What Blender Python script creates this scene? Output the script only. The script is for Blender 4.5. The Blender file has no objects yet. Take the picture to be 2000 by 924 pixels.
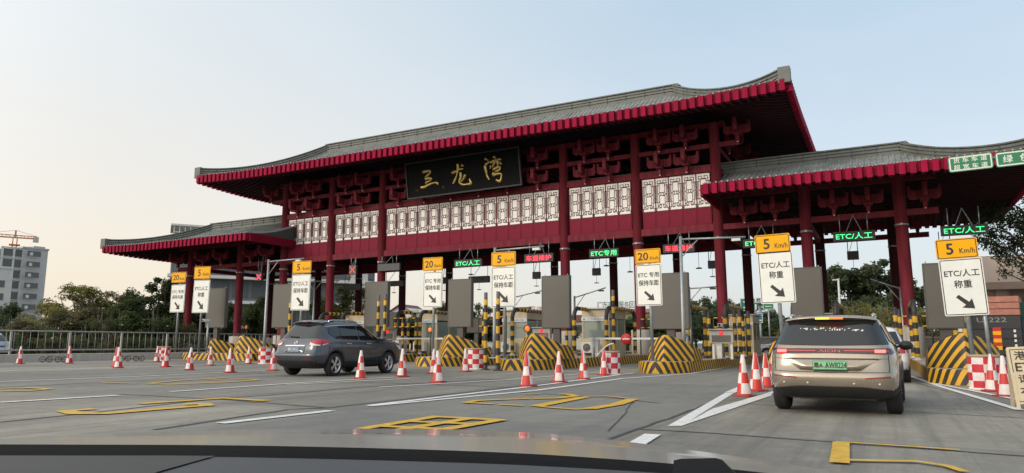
import bpy, math, random
import numpy as np
from mathutils import Vector, Matrix
rnd = random.Random(11)
S = bpy.context.scene
COL = S.collection
R = math.radians

# ------------------------------------------------------------------ camera
CAM_H, FPX = 1.1, 1394.3
YAW, PIT, ROL = 0.4788, 0.1473, 0.0032
_cy, _sy = math.cos(YAW), math.sin(YAW)
FW = Vector((-_sy*math.cos(PIT), _cy*math.cos(PIT), math.sin(PIT)))
_rt = Vector((_cy, _sy, 0)); _up = _rt.cross(FW)
RT = _rt*math.cos(ROL) + _up*math.sin(ROL)
UP = -_rt*math.sin(ROL) + _up*math.cos(ROL)
EYE = Vector((0, 0, CAM_H))
cd = bpy.data.cameras.new('camera'); cam = bpy.data.objects.new('camera', cd); COL.objects.link(cam)
M3 = Matrix((RT, UP, -FW)).transposed()
cam.matrix_world = Matrix.Translation(EYE) @ M3.to_4x4()
cd.sensor_width = 36.0; cd.lens = FPX/2000*36.0; cd.clip_start = 0.05; cd.clip_end = 5000
S.camera = cam

# ------------------------------------------------------------------ light
SUN_EL, SUN_AZ = R(24), R(-150)          # azimuth from +Y, clockwise (towards +X) positive
sun_dir = Vector((math.sin(SUN_AZ)*math.cos(SUN_EL), math.cos(SUN_AZ)*math.cos(SUN_EL), math.sin(SUN_EL)))
W = bpy.data.worlds.new('World'); S.world = W; W.use_nodes = True
nt = W.node_tree; nt.nodes.clear(); N = nt.nodes.new; L_ = nt.links.new
out = N('ShaderNodeOutputWorld'); add = N('ShaderNodeAddShader')
sky = N('ShaderNodeTexSky'); sky.sky_type = 'NISHITA'; sky.sun_disc = False
sky.sun_elevation = SUN_EL; sky.sun_rotation = SUN_AZ; sky.dust_density = 3.0; sky.air_density = 1.0
bg1 = N('ShaderNodeBackground'); bg1.inputs['Strength'].default_value = 0.05
L_(sky.outputs[0], bg1.inputs[0])
tc = N('ShaderNodeTexCoord'); sep = N('ShaderNodeSeparateXYZ'); L_(tc.outputs['Generated'], sep.inputs[0])
def wmath(op, a, b=None, clamp=False):
    n = N('ShaderNodeMath'); n.operation = op; n.use_clamp = clamp
    for i, q in enumerate((a, b)):
        if q is None: continue
        if isinstance(q, (int, float)): n.inputs[i].default_value = q
        else: L_(q, n.inputs[i])
    return n.outputs[0]
el = wmath('MAXIMUM', sep.outputs[2], 0.0)
elr = N('ShaderNodeMapRange'); elr.interpolation_type = 'SMOOTHSTEP'; L_(el, elr.inputs[0])
elr.inputs[1].default_value = 0.0; elr.inputs[2].default_value = 0.48
# warm side: dot with the direction of the low sun
dv = N('ShaderNodeVectorMath'); dv.operation = 'DOT_PRODUCT'; L_(tc.outputs['Generated'], dv.inputs[0])
dv.inputs[1].default_value = (math.sin(R(-80)), math.cos(R(-80)), 0)
wr = N('ShaderNodeMapRange'); wr.interpolation_type = 'SMOOTHSTEP'; L_(dv.outputs['Value'], wr.inputs[0])
wr.inputs[1].default_value = 0.28; wr.inputs[2].default_value = 1.0
def wmix(f, a, b):
    n = N('ShaderNodeMix'); n.data_type = 'RGBA'; L_(f, n.inputs[0])
    for i, q in ((6, a), (7, b)):
        if isinstance(q, tuple): n.inputs[i].default_value = (*q, 1)
        else: L_(q, n.inputs[i])
    return n.outputs[2]
hor = wmix(wr.outputs[0], (0.60, 0.62, 0.625), (0.84, 0.715, 0.565))
zen = wmix(wr.outputs[0], (0.45, 0.565, 0.655), (0.72, 0.755, 0.75))
skyc = wmix(elr.outputs[0], hor, zen)
nz = N('ShaderNodeTexNoise'); nz.inputs['Scale'].default_value = 2.2; nz.inputs['Detail'].default_value = 5
mp = N('ShaderNodeMapping'); mp.inputs['Scale'].default_value = (1, 1, 3.5); L_(tc.outputs['Generated'], mp.inputs[0]); L_(mp.outputs[0], nz.inputs[0])
cr = N('ShaderNodeMapRange'); L_(nz.outputs[0], cr.inputs[0]); cr.inputs[1].default_value = .45; cr.inputs[2].default_value = .8; cr.inputs[4].default_value = .30
skyc = wmix(cr.outputs[0], skyc, (0.74, 0.76, 0.765))
# warm sky glow added round the sun, behind the camera, to brighten front faces
dv2 = N('ShaderNodeVectorMath'); dv2.operation = 'DOT_PRODUCT'; L_(tc.outputs['Generated'], dv2.inputs[0]); dv2.inputs[1].default_value = tuple(sun_dir)
gr = N('ShaderNodeMapRange'); gr.interpolation_type = 'SMOOTHSTEP'; L_(dv2.outputs['Value'], gr.inputs[0]); gr.inputs[1].default_value = 0.0; gr.inputs[2].default_value = 1.0
skyc = wmix(gr.outputs[0], skyc, (1.34, 1.28, 1.18))
bg2 = N('ShaderNodeBackground'); bg2.inputs['Strength'].default_value = 1.0; L_(skyc, bg2.inputs[0])
L_(bg1.outputs[0], add.inputs[0]); L_(bg2.outputs[0], add.inputs[1]); L_(add.outputs[0], out.inputs[0])
sl = bpy.data.lights.new('sun', 'SUN'); sl.energy = 1.15; sl.angle = R(15); sl.color = (1.0, 0.92, 0.82)
so = bpy.data.objects.new('sun', sl); COL.objects.link(so)
so.rotation_euler = sun_dir.to_track_quat('Z', 'Y').to_euler(); so.location = (-60, -20, 60)
vs = S.view_settings; vs.view_transform = 'Standard'; vs.look = 'None'; vs.gamma = 1.0; vs.exposure = 0.0; vs.use_curve_mapping = False

# ------------------------------------------------------------------ where things stand (photo measurements -> metres)
def ray(px, py): return FW*FPX + RT*(px-1000) - UP*(py-462)
def G(px, py, z=0.0):
    d = ray(px, py); return EYE + d*((z-CAM_H)/d.z)
def at(px, py, Y):
    d = ray(px, py); return EYE + d*(Y/d.y)
def atX(px, py, X):
    d = ray(px, py); return EYE + d*(X/d.x)

# ------------------------------------------------------------------ materials
MATS = {}
def mat(name, col, rough=.6, metal=0., noise=.12, scale=2.0, bump=0., bscale=30., coat=0., emit=None, es=0., alpha=None, streak=False, spec=.5):
    if name in MATS: return MATS[name]
    m = bpy.data.materials.new(name); m.use_nodes = True; n = m.node_tree; b = n.nodes['Principled BSDF']
    b.inputs['Roughness'].default_value = rough; b.inputs['Metallic'].default_value = metal
    b.inputs['Coat Weight'].default_value = coat; b.inputs['Coat Roughness'].default_value = .06
    b.inputs['Specular IOR Level'].default_value = spec
    c = (*col, 1)
    if noise > 0:
        t = n.nodes.new('ShaderNodeTexCoord'); z = n.nodes.new('ShaderNodeTexNoise')
        z.inputs['Scale'].default_value = scale; z.inputs['Detail'].default_value = 6; z.inputs['Roughness'].default_value = .65
        if streak:
            mpn = n.nodes.new('ShaderNodeMapping'); mpn.inputs['Scale'].default_value = (3, 3, .35)
            n.links.new(t.outputs['Object'], mpn.inputs[0]); n.links.new(mpn.outputs[0], z.inputs[0])
        else: n.links.new(t.outputs['Object'], z.inputs[0])
        r = n.nodes.new('ShaderNodeValToRGB'); e = r.color_ramp.elements
        e[0].position = .3; e[1].position = .7
        e[0].color = tuple(max(0, q*(1-noise)) for q in col)+(1,); e[1].color = tuple(min(1, q*(1+noise)) for q in col)+(1,)
        n.links.new(z.outputs[0], r.inputs[0]); n.links.new(r.outputs[0], b.inputs['Base Color'])
        mr = n.nodes.new('ShaderNodeMapRange'); n.links.new(z.outputs[0], mr.inputs[0])
        mr.inputs[3].default_value = max(0, rough-.08); mr.inputs[4].default_value = min(1, rough+.1)
        n.links.new(mr.outputs[0], b.inputs['Roughness'])
    else: b.inputs['Base Color'].default_value = c
    if bump > 0:
        t2 = n.nodes.new('ShaderNodeTexCoord'); z2 = n.nodes.new('ShaderNodeTexNoise'); z2.inputs['Scale'].default_value = bscale; z2.inputs['Detail'].default_value = 4
        bp = n.nodes.new('ShaderNodeBump'); bp.inputs['Strength'].default_value = bump; bp.inputs['Distance'].default_value = .02
        n.links.new(t2.outputs['Object'], z2.inputs[0]); n.links.new(z2.outputs[0], bp.inputs['Height']); n.links.new(bp.outputs[0], b.inputs['Normal'])
    if emit: b.inputs['Emission Color'].default_value = (*emit, 1); b.inputs['Emission Strength'].default_value = es
    MATS[name] = m; return m

def stripe_mat(name, kx, kz, pitch, ya=(.60, .32, .010), yb=(.024, .021, .019), dirt=.35):
    """hazard paint: chevrons about the local x = 0 plane, slanting down the sides"""
    m = bpy.data.materials.new(name); m.use_nodes = True; n = m.node_tree; b = n.nodes['Principled BSDF']; LL = n.links.new
    t = n.nodes.new('ShaderNodeTexCoord'); s = n.nodes.new('ShaderNodeSeparateXYZ'); LL(t.outputs['Object'], s.inputs[0])
    def mth(op, a, bb=None):
        q = n.nodes.new('ShaderNodeMath'); q.operation = op
        for i, w in enumerate((a, bb)):
            if w is None: continue
            if isinstance(w, (int, float)): q.inputs[i].default_value = w
            else: LL(w, q.inputs[i])
        return q.outputs[0]
    wob = n.nodes.new('ShaderNodeTexNoise'); wob.inputs['Scale'].default_value = 6; LL(t.outputs['Object'], wob.inputs[0])
    u = mth('ADD', mth('MULTIPLY', mth('ADD', mth('ABSOLUTE', s.outputs[0]), s.outputs[1]), kx), mth('MULTIPLY', s.outputs[2], kz))
    u = mth('ADD', u, mth('MULTIPLY', wob.outputs[0], .03))
    f = mth('GREATER_THAN', mth('FRACT', mth('MULTIPLY', u, 1/pitch)), .48)
    mx = n.nodes.new('ShaderNodeMix'); mx.data_type = 'RGBA'; LL(f, mx.inputs[0]); mx.inputs[6].default_value = (*ya, 1); mx.inputs[7].default_value = (*yb, 1)
    d = n.nodes.new('ShaderNodeTexNoise'); d.inputs['Scale'].default_value = 4; d.inputs['Detail'].default_value = 8; d.inputs['Roughness'].default_value = .7; LL(t.outputs['Object'], d.inputs[0])
    dr = n.nodes.new('ShaderNodeMapRange'); LL(d.outputs[0], dr.inputs[0]); dr.inputs[1].default_value = .5; dr.inputs[2].default_value = .75; dr.inputs[4].default_value = dirt
    mx2 = n.nodes.new('ShaderNodeMix'); mx2.data_type = 'RGBA'; LL(dr.outputs[0], mx2.inputs[0]); LL(mx.outputs[2], mx2.inputs[6]); mx2.inputs[7].default_value = (.13, .10, .07, 1)
    LL(mx2.outputs[2], b.inputs['Base Color']); b.inputs['Roughness'].default_value = .55
    return m

def leaf_mat(name, a, b_, rough=.6):
    m = bpy.data.materials.new(name); m.use_nodes = True; n = m.node_tree; b = n.nodes['Principled BSDF']; LL = n.links.new
    g = n.nodes.new('ShaderNodeNewGeometry'); r = n.nodes.new('ShaderNodeValToRGB'); e = r.color_ramp.elements
    e[0].color = (*a, 1); e[1].color = (*b_, 1)
    t = n.nodes.new('ShaderNodeTexCoord'); z = n.nodes.new('ShaderNodeTexNoise'); z.inputs['Scale'].default_value = .55; z.inputs['Detail'].default_value = 3
    LL(t.outputs['Object'], z.inputs[0])
    q = n.nodes.new('ShaderNodeMath'); q.operation = 'MULTIPLY_ADD'; LL(g.outputs['Random Per Island'], q.inputs[0]); q.inputs[1].default_value = .45
    w = n.nodes.new('ShaderNodeMapRange'); LL(z.outputs[0], w.inputs[0]); w.inputs[1].default_value = .3; w.inputs[2].default_value = .7; w.inputs[4].default_value = .55
    LL(w.outputs[0], q.inputs[2]); LL(q.outputs[0], r.inputs[0]); LL(r.outputs[0], b.inputs['Base Color'])
    b.inputs['Roughness'].default_value = rough; b.inputs['Specular IOR Level'].default_value = .3
    tr = n.nodes.new('ShaderNodeBsdfTranslucent'); LL(r.outputs[0], tr.inputs[0]); ms = n.nodes.new('ShaderNodeMixShader'); ms.inputs[0].default_value = .42
    LL(b.outputs[0], ms.inputs[1]); LL(tr.outputs[0], ms.inputs[2]); LL(ms.outputs[0], n.nodes['Material Output'].inputs[0])
    return m

# ------------------------------------------------------------------ mesh building
class MB:
    def __init__(s): s.v = []; s.f = []; s.m = []; s.s = []
    def add(s, vs, fs, m=0, smooth=False):
        b = len(s.v); s.v += [tuple(p) for p in vs]
        for f in fs: s.f.append([b+i for i in f]); s.m.append(m); s.s.append(smooth)
        return s
    def box(s, c, d, m=0, rz=0., taper=1.0):
        hx, hy, hz = d[0]/2, d[1]/2, d[2]/2; vs = []
        cz, sz = math.cos(rz), math.sin(rz)
        for k in (-1, 1):
            t = taper if k > 0 else 1.0
            for i, j in ((-1, -1), (1, -1), (1, 1), (-1, 1)):
                x, y = i*hx*t, j*hy*t
                vs.append((c[0]+x*cz-y*sz, c[1]+x*sz+y*cz, c[2]+k*hz))
        return s.add(vs, [(3, 2, 1, 0), (4, 5, 6, 7), (0, 1, 5, 4), (1, 2, 6, 5), (2, 3, 7, 6), (3, 0, 4, 7)], m)
    def bar(s, a, b, w, h=None, m=0):
        h = w if h is None else h
        a, b = Vector(a), Vector(b); d = (b-a).normalized()
        u = d.cross(Vector((0, 0, 1)))
        u = Vector((1, 0, 0)) if u.length < 1e-4 else u.normalized()
        t = u.cross(d)
        vs = [p+u*(i*w/2)+t*(j*h/2) for p in (a, b) for i, j in ((-1, -1), (1, -1), (1, 1), (-1, 1))]
        return s.add(vs, [(0, 1, 2, 3), (7, 6, 5, 4), (0, 4, 5, 1), (1, 5, 6, 2), (2, 6, 7, 3), (3, 7, 4, 0)], m)
    def tube(s, pts, r, seg=10, m=0, caps=True, smooth=True):
        pts = [Vector(p) for p in pts]; n = len(pts); vs = []
        rs = r if isinstance(r, (list, tuple)) else [r]*n
        ms = m if isinstance(m, (list, tuple)) else [m]*(n-1)
        ref = None
        for i in range(n):
            d = (pts[min(i+1, n-1)]-pts[max(i-1, 0)]).normalized()
            if ref is None:
                ref = Vector((1, 0, 0)) if abs(d.x) < .9 else Vector((0, 1, 0))
            u = (ref - d*ref.dot(d)).normalized(); ref = u; w = d.cross(u)
            for k in range(seg):
                a = 2*math.pi*k/seg; vs.append(pts[i]+(u*math.cos(a)+w*math.sin(a))*rs[i])
        base = len(s.v); s.v += [tuple(p) for p in vs]
        for i in range(n-1):
            for k in range(seg):
                k2 = (k+1) % seg
                s.f.append([base+i*seg+k, base+i*seg+k2, base+(i+1)*seg+k2, base+(i+1)*seg+k]); s.m.append(ms[i]); s.s.append(smooth)
        if caps:
            s.f.append([base+k for k in reversed(range(seg))]); s.m.append(ms[0]); s.s.append(False)
            s.f.append([base+(n-1)*seg+k for k in range(seg)]); s.m.append(ms[-1]); s.s.append(False)
        return s
    def cyl(s, a, b, r, seg=12, m=0): return s.tube([a, b], r, seg, m)
    def lathe(s, prof, seg=16, c=(0, 0, 0), m=0, mf=None, axis='Z', smooth=True):
        n = len(prof); base = len(s.v)
        for r, z in prof:
            for k in range(seg):
                a = 2*math.pi*k/seg; x, y = r*math.cos(a), r*math.sin(a)
                p = (x, y, z) if axis == 'Z' else ((z, x, y) if axis == 'X' else (x, z, y))
                s.v.append((c[0]+p[0], c[1]+p[1], c[2]+p[2]))
        for i in range(n-1):
            for k in range(seg):
                k2 = (k+1) % seg
                s.f.append([base+i*seg+k, base+i*seg+k2, base+(i+1)*seg+k2, base+(i+1)*seg+k])
                s.m.append(mf(i, k) if mf else m); s.s.append(smooth)
        return s
    def prism(s, poly, d0, d1, plane='XZ', m=0, at=(0, 0, 0)):
        n = len(poly)
        def P(p, d):
            q = {'XZ': (p[0], d, p[1]), 'YZ': (d, p[0], p[1]), 'XY': (p[0], p[1], d)}[plane]
            return (q[0]+at[0], q[1]+at[1], q[2]+at[2])
        vs = [P(p, d0) for p in poly]+[P(p, d1) for p in poly]
        fs = [list(range(n)), list(range(2*n-1, n-1, -1))]+[[i, i+n, (i+1) % n+n, (i+1) % n] for i in range(n)]
        return s.add(vs, fs, m)
    def grid(s, rows, m=0, smooth=True):
        nr, nc = len(rows), len(rows[0]); b = len(s.v)
        for r_ in rows: s.v += [tuple(p) for p in r_]
        for i in range(nr-1):
            for j in range(nc-1):
                s.f.append([b+i*nc+j, b+i*nc+j+1, b+(i+1)*nc+j+1, b+(i+1)*nc+j]); s.m.append(m); s.s.append(smooth)
        return s
    def sweep(s, path, prof, m=0, smooth=False):
        """prof: (side, up) points; path: 3D points, up = +Z"""
        path = [Vector(p) for p in path]; n = len(path); rows = []
        for i in range(n):
            d = path[min(i+1, n-1)]-path[max(i-1, 0)]; d.z = 0; d.normalize(); u = Vector((d.y, -d.x, 0))
            rows.append([path[i]+u*a+Vector((0, 0, b)) for a, b in prof]+[path[i]+u*prof[0][0]+Vector((0, 0, prof[0][1]))])
        s.grid(rows, m, smooth)
        k = len(prof)
        s.add(rows[0][:k], [list(range(k))], m); s.add(rows[-1][:k], [list(reversed(range(k)))], m)
        return s
    def rrect(s, cx, cz, w, h, r, y0, y1, m=0, n=5):
        poly = []
        for sx, sz, a0 in ((1, 1, 0), (-1, 1, 90), (-1, -1, 180), (1, -1, 270)):
            for k in range(n+1):
                a = R(a0+90*k/n); poly.append((cx+sx*(w/2-r)+r*math.cos(a), cz+sz*(h/2-r)+r*math.sin(a)))
        s.prism(poly, y0, y1, 'XZ', m); return poly
    def ring(s, cx, cz, w, h, r, t, y, m=0, n=5):
        def lp(w, h, r):
            o = []
            for sx, sz, a0 in ((1, 1, 0), (-1, 1, 90), (-1, -1, 180), (1, -1, 270)):
                for k in range(n+1):
                    a = R(a0+90*k/n); o.append((cx+sx*(w/2-r)+r*math.cos(a), y, cz+sz*(h/2-r)+r*math.sin(a)))
            return o
        A, B = lp(w, h, r), lp(w-2*t, h-2*t, max(.005, r-t)); k = len(A)
        return s.add(A+B, [[i, (i+1) % k, (i+1) % k+k, i+k] for i in range(k)], m)
    def text(s, string, cx, cz, w, h, y, m=0, bold=.0, uniform=False):
        vs, fs, asp = glyphs(string)
        e = bold*h*.9       # heavier lettering: the same glyphs again, a hair to either side and a hair proud
        for i, (dx, dz) in enumerate(((-e, 0), (e, 0), (0, e), (0, -e))[:4 if bold else 0]):
            s.add([(cx+dx+(p[0]-.5)*w, y-.0006*(i+1), cz+dz+(p[1]-.5)*h) for p in vs], fs, m)
        return s.add([(cx+(p[0]-.5)*w, y, cz+(p[1]-.5)*h) for p in vs], fs, m)
    def build(s, name, mats, parent=None, loc=None, bevel=0., rot=None):
        me = bpy.data.meshes.new(name); me.from_pydata(s.v, [], s.f)
        for q in (mats if isinstance(mats, (list, tuple)) else [mats]): me.materials.append(q)
        me.polygons.foreach_set('material_index', s.m); me.polygons.foreach_set('use_smooth', s.s); me.update()
        o = bpy.data.objects.new(name, me); COL.objects.link(o)
        if parent: o.parent = parent
        if loc is not None: o.location = loc
        if rot is not None: o.rotation_euler = rot
        if bevel: bv = o.modifiers.new('bevel', 'BEVEL'); bv.width = bevel; bv.segments = 2; bv.limit_method = 'ANGLE'; bv.angle_limit = R(40)
        return o

_GL = {}
def glyphs(string, bold=0.):
    key = (string, bold)
    if key in _GL: return _GL[key]
    cu = bpy.data.curves.new('letters', 'FONT'); cu.body = string; cu.size = 1; cu.resolution_u = 3; cu.offset = bold; cu.fill_mode = 'BOTH'
    o = bpy.data.objects.new('letters', cu); COL.objects.link(o); bpy.context.view_layer.update()
    me = o.evaluated_get(bpy.context.evaluated_depsgraph_get()).to_mesh()
    vs = [tuple(v.co) for v in me.vertices]; fs = [list(p.vertices) for p in me.polygons]
    bpy.data.objects.remove(o); bpy.data.curves.remove(cu)
    x0, x1 = min(v[0] for v in vs), max(v[0] for v in vs); y0, y1 = min(v[1] for v in vs), max(v[1] for v in vs)
    out_ = ([((v[0]-x0)/(x1-x0), (v[1]-y0)/(y1-y0)) for v in vs], fs, (x1-x0)/(y1-y0))
    _GL[key] = out_; return out_

def tag(o, label=None, cat=None, group=None, kind=None):
    if label: o['label'] = label
    if cat: o['category'] = cat
    if group: o['group'] = group
    if kind: o['kind'] = kind
    return o
def thing(name, label, cat, loc=(0, 0, 0), rz=0., group=None):
    o = bpy.data.objects.new(name, None); COL.objects.link(o); o.empty_display_size = .3
    o.location = loc; o.rotation_euler = (0, 0, rz); return tag(o, label, cat, group)
def copy_tree(o, parent=None):
    c = o.copy(); COL.objects.link(c)
    if parent: c.parent = parent
    for ch in list(o.children): copy_tree(ch, c)
    return c
def dup(o, label, loc, rz=None, scale=None, group=None):
    c = copy_tree(o); c['label'] = label; c.location = loc
    if rz is not None: c.rotation_euler = (c.rotation_euler[0], c.rotation_euler[1], rz)
    if scale is not None: c.scale = (scale,)*3 if isinstance(scale, (int, float)) else scale
    if group: c['group'] = group
    return c

# shared materials
m_white = mat('white_paint', (.66, .66, .63), .5, noise=.08, scale=5)
m_black = mat('black_paint', (.02, .02, .02), .5, noise=.15)
m_steel = mat('galvanised_steel', (.30, .32, .33), .45, .6, noise=.15, scale=6)
m_yel = mat('yellow_paint', (.60, .33, .025), .5, noise=.15, scale=7)
m_red = mat('signal_red', (.50, .018, .018), .45, noise=.12, scale=6)
m_signwhite = mat('sign_white', (.70, .71, .67), .35, noise=.05, scale=3)
m_signyel = mat('sign_yellow', (.80, .38, .003), .5, spec=.2, noise=.05, scale=3)
m_dark = mat('dark_metal', (.022, .022, .026), .6, noise=.2)
# ================================================================== toll gate
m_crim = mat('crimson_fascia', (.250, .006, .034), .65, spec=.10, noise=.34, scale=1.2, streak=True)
m_crim2 = mat('crimson_board', (.20, .006, .026), .6, spec=.10, noise=.12, scale=1.2)
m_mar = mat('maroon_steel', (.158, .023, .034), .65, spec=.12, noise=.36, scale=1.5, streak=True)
m_mar2 = mat('maroon_panel', (.192, .019, .039), .65, spec=.10, noise=.26, scale=.8)
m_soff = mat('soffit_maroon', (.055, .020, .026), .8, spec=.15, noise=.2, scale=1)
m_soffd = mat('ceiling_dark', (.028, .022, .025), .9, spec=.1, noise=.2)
m_tile = mat('roof_tile', (.20, .215, .21),   .75, noise=.34, scale=1.3, spec=.12, bump=.3, bscale=9)
m_ridge = mat('ridge_tile', (.12, .13, .12), .6, noise=.25, scale=1.6)
m_ridgej = mat('ridge_joint', (.06, .065, .065), .7, noise=.2)
m_drip = mat('tile_end', (.29, .28, .25), .7, noise=.2)
m_lat = mat('lattice_panel_white', (.84, .80, .77), .6, noise=.06, scale=2)
m_fret = mat('lattice_fret', (.055, .016, .018), .5, noise=.15)
m_conc = mat('concrete_light', (.44, .41, .37), .8, noise=.15, scale=2, bump=.2, streak=True)

GX, GY, TILT = -25.65, 47.4, 0.0100
gate = thing('toll_gate', 'long crimson Chinese-style toll gate with grey tiled roofs on red columns', 'toll gate', (GX, GY, 0))
gate.rotation_euler = (0, -TILT, 0)
FY, BY = -4.67, 4.75

class Hip:
    def __init__(s, x0, x1, rx0, rx1, ze, zr, U, hipL=True, hipR=True, y0=-9.4, y1=9.4, ry0=-2.9, ry1=2.9, fh=.6):
        s.__dict__.update(locals())
    def upx(s, x):
        u = 0
        if s.hipL: u = max(u, 1-(x-s.x0)/(s.rx0-s.x0))
        if s.hipR: u = max(u, 1-(s.x1-x)/(s.x1-s.rx1))
        return s.U*max(0, u)**2
    def upy(s, y):
        u = max(0, 1-(y-s.y0)/(s.ry0-s.y0), 1-(s.y1-y)/(s.y1-s.ry1)); return s.U*u**2
    def tx(s, x):
        t = 1.
        if s.hipL: t = min(t, (x-s.x0)/(s.rx0-s.x0))
        if s.hipR: t = min(t, (s.x1-x)/(s.x1-s.rx1))
        return max(0, t)
    def ty(s, y): return max(0, min(1, (y-s.y0)/(s.ry0-s.y0), (s.y1-y)/(s.y1-s.ry1)))
    def prof(s, t): return (s.zr-s.ze)*t**1.8
    def front(s, x, t, sgn=-1):
        y = s.y0+(s.ry0-s.y0)*t if sgn < 0 else s.y1+(s.ry1-s.y1)*t
        return Vector((x, y, s.ze+s.prof(t)+s.upx(x)))
    def side(s, y, t, left):
        x = s.x0+(s.rx0-s.x0)*t if left else s.x1+(s.rx1-s.x1)*t
        return Vector((x, y, s.ze+s.prof(t)+s.upy(y)))
    def eaves(s):
        """(start, end, fn(u)->point at eave top, outward normal)"""
        e = [(lambda u: s.front(s.x0+(s.x1-s.x0)*u, 0, -1), (0, -1), s.x1-s.x0), (lambda u: s.front(s.x0+(s.x1-s.x0)*u, 0, 1), (0, 1), s.x1-s.x0)]
        if s.hipL: e.append((lambda u: s.side(s.y0+(s.y1-s.y0)*u, 0, True), (-1, 0), s.y1-s.y0))
        if s.hipR: e.append((lambda u: s.side(s.y0+(s.y1-s.y0)*u, 0, False), (1, 0), s.y1-s.y0))
        return e

def make_roof(h):
    p = .30; tile = MB(); drip = tile
    cross = ((-.5, 0), (-.30, 0), (-.2, .045), (0, .070), (.2, .045), (.30, 0))
    def slope(fn, tmax, a, b, ns=8):
        n = int((b-a)/p); pp = (b-a)/n
        cols = []
        for i in range(n):
            for c, hgt in cross:
                q = a+(i+.5+c)*pp; tm = tmax(q); col = []
                for k in range(ns+1):
                    v = fn(q, tm*k/ns); v.z += hgt; col.append(v)
                cols.append(col)
        tile.grid(cols, 0, False)
        return [a+(i+.5)*pp for i in range(n)]
    for sgn in (-1, 1):
        xs = slope(lambda q, t: h.front(q, t, sgn), h.tx, h.x0, h.x1)
        for x in xs:
            q = h.front(x, 0, sgn); drip.tube([q+Vector((0, sgn*.10, .03)), q+Vector((0, -sgn*.03, .03))], .048, 8, 1)
    if h.hipL: slope(lambda q, t: h.side(q, t, True), h.ty, h.y0, h.y1)
    if h.hipR: slope(lambda q, t: h.side(q, t, False), h.ty, h.y0, h.y1)
    ax, bx = h.rx0, h.rx1
    tile.add([(ax, h.ry0, h.zr-.02), (bx, h.ry0, h.zr-.02), (bx, h.ry1, h.zr-.02), (ax, h.ry1, h.zr-.02)], [(0, 1, 2, 3)], 0)
    roof = tile.build('roof', [m_tile, m_drip], gate)
    # ridges: stacked courses
    rd = MB()
    prof = [(-.27, -.25), (.27, -.25), (.27, .06), (.21, .08), (.21, .13), (.27, .15), (.27, .25), (.21, .27), (.21, .32), (.27, .34), (.27, .44), (.20, .50), (.30, .53), (.30, .60), (-.30, .60), (-.30, .53), (-.20, .50), (-.27, .44), (-.27, .34), (-.21, .32), (-.21, .27), (-.27, .25), (-.27, .15), (-.21, .13), (-.21, .08), (-.27, .06)]
    paths = []
    for ry in (h.ry0, h.ry1): paths.append([(h.rx0+(h.rx1-h.rx0)*k/8, ry, h.zr) for k in range(9)])
    for has, rx, ex in ((h.hipL, h.rx0, h.x0), (h.hipR, h.rx1, h.x1)):
        if not has: continue
        paths.append([(rx, h.ry0+(h.ry1-h.ry0)*k/3, h.zr) for k in range(4)])
        for sgn, ry, ey in ((-1, h.ry0, h.y0), (1, h.ry1, h.y1)):
            pts = []
            for k in range(15):
                t = 1-k/14*.985
                pts.append((ex+(rx-ex)*t, ey+(ry-ey)*t, h.ze+h.prof(max(0, t))+h.U*(1-t)**2))
            paths.append(pts)
    for pth in paths:
        rd.sweep(pth, prof, 0)
        # course joints
        Lp = [Vector(q) for q in pth]; acc = 0.
        for i in range(len(Lp)-1):
            seg = (Lp[i+1]-Lp[i]).length; d = (Lp[i+1]-Lp[i]).normalized(); k = 0
            while acc <= seg:
                q = Lp[i]+d*acc
                rd.add([q+Vector((d.y*a, -d.x*a, b))+d*c for c in (-.02, .02) for a, b in ((-.285, 0), (.285, 0), (.285, .5), (-.285, .5))],
                       [(0, 1, 2, 3), (7, 6, 5, 4), (0, 4, 5, 1), (1, 5, 6, 2), (2, 6, 7, 3), (3, 7, 4, 0)], 1)
                acc += 1.3
            acc -= seg
    for pth in paths:
        q = pth[-1] if len(pth) > 10 else None
        if q: rd.box((q[0], q[1], q[2]+.2), (.60, .60, .86), 2)
    for rx, has in ((h.rx0, h.hipL), (h.rx1, h.hipR)):
        if has:
            for ry in (h.ry0, h.ry1): rd.box((rx, ry, h.zr+.2), (.42, .42, .86), 2)
    rd.build('ridge', [m_ridge, m_ridgej, mat('ridge_end', (.13, .14, .13), .6, noise=.2)], roof)
    # fascia
    fa = MB(); so_ = MB()
    for fn, nrm, ln in h.eaves():
        nseg = 40; nx, ny = nrm
        top = [fn(k/nseg) for k in range(nseg+1)]
        rows = []
        for zoff, o in ((-.02, .02), (-h.fh+.08, .02), (-h.fh+.08, -.10), (-.02, -.10)):
            rows.append([q+Vector((nx*o, ny*o, zoff)) for q in top])
        rows.append(rows[0]); fa.grid(rows, 1, False)  # recessed band in darker crimson: shade between blocks put into the colour
        nb = int(ln/.46)
        for i in range(nb):
            u = (i+.5)/nb; q = fn(u); w = .26
            fa.box((q.x+nx*.08, q.y+ny*.08, q.z-h.fh/2-.02), ((w, .28, h.fh) if ny else (.28, w, h.fh)), 0)
    roof2 = fa.build('fascia', [m_crim, m_crim2], gate)
    # soffit + rafters
    def und(q, inset):
        return Vector((q.x, q.y, q.z-inset))
    for sgn in (-1, 1):
        rows = []
        for k in range(8):
            t = k/7
            rows.append([und(h.front(h.x0+(h.x1-h.x0)*j/30, min(t, h.tx(h.x0+(h.x1-h.x0)*j/30)), sgn), .34) for j in range(31)])
        so_.grid(rows, 0, True)
        nb = int((h.x1-h.x0)/.46)
        for i in range(nb):
            x = h.x0+(i+.5)/nb*(h.x1-h.x0); tm = min(.82, h.tx(x))
            pts = [und(h.front(x, tm*k/3, sgn), .43) for k in range(4)]
            for a, b in zip(pts, pts[1:]): so_.bar(a, b, .15, .18, 0)
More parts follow.
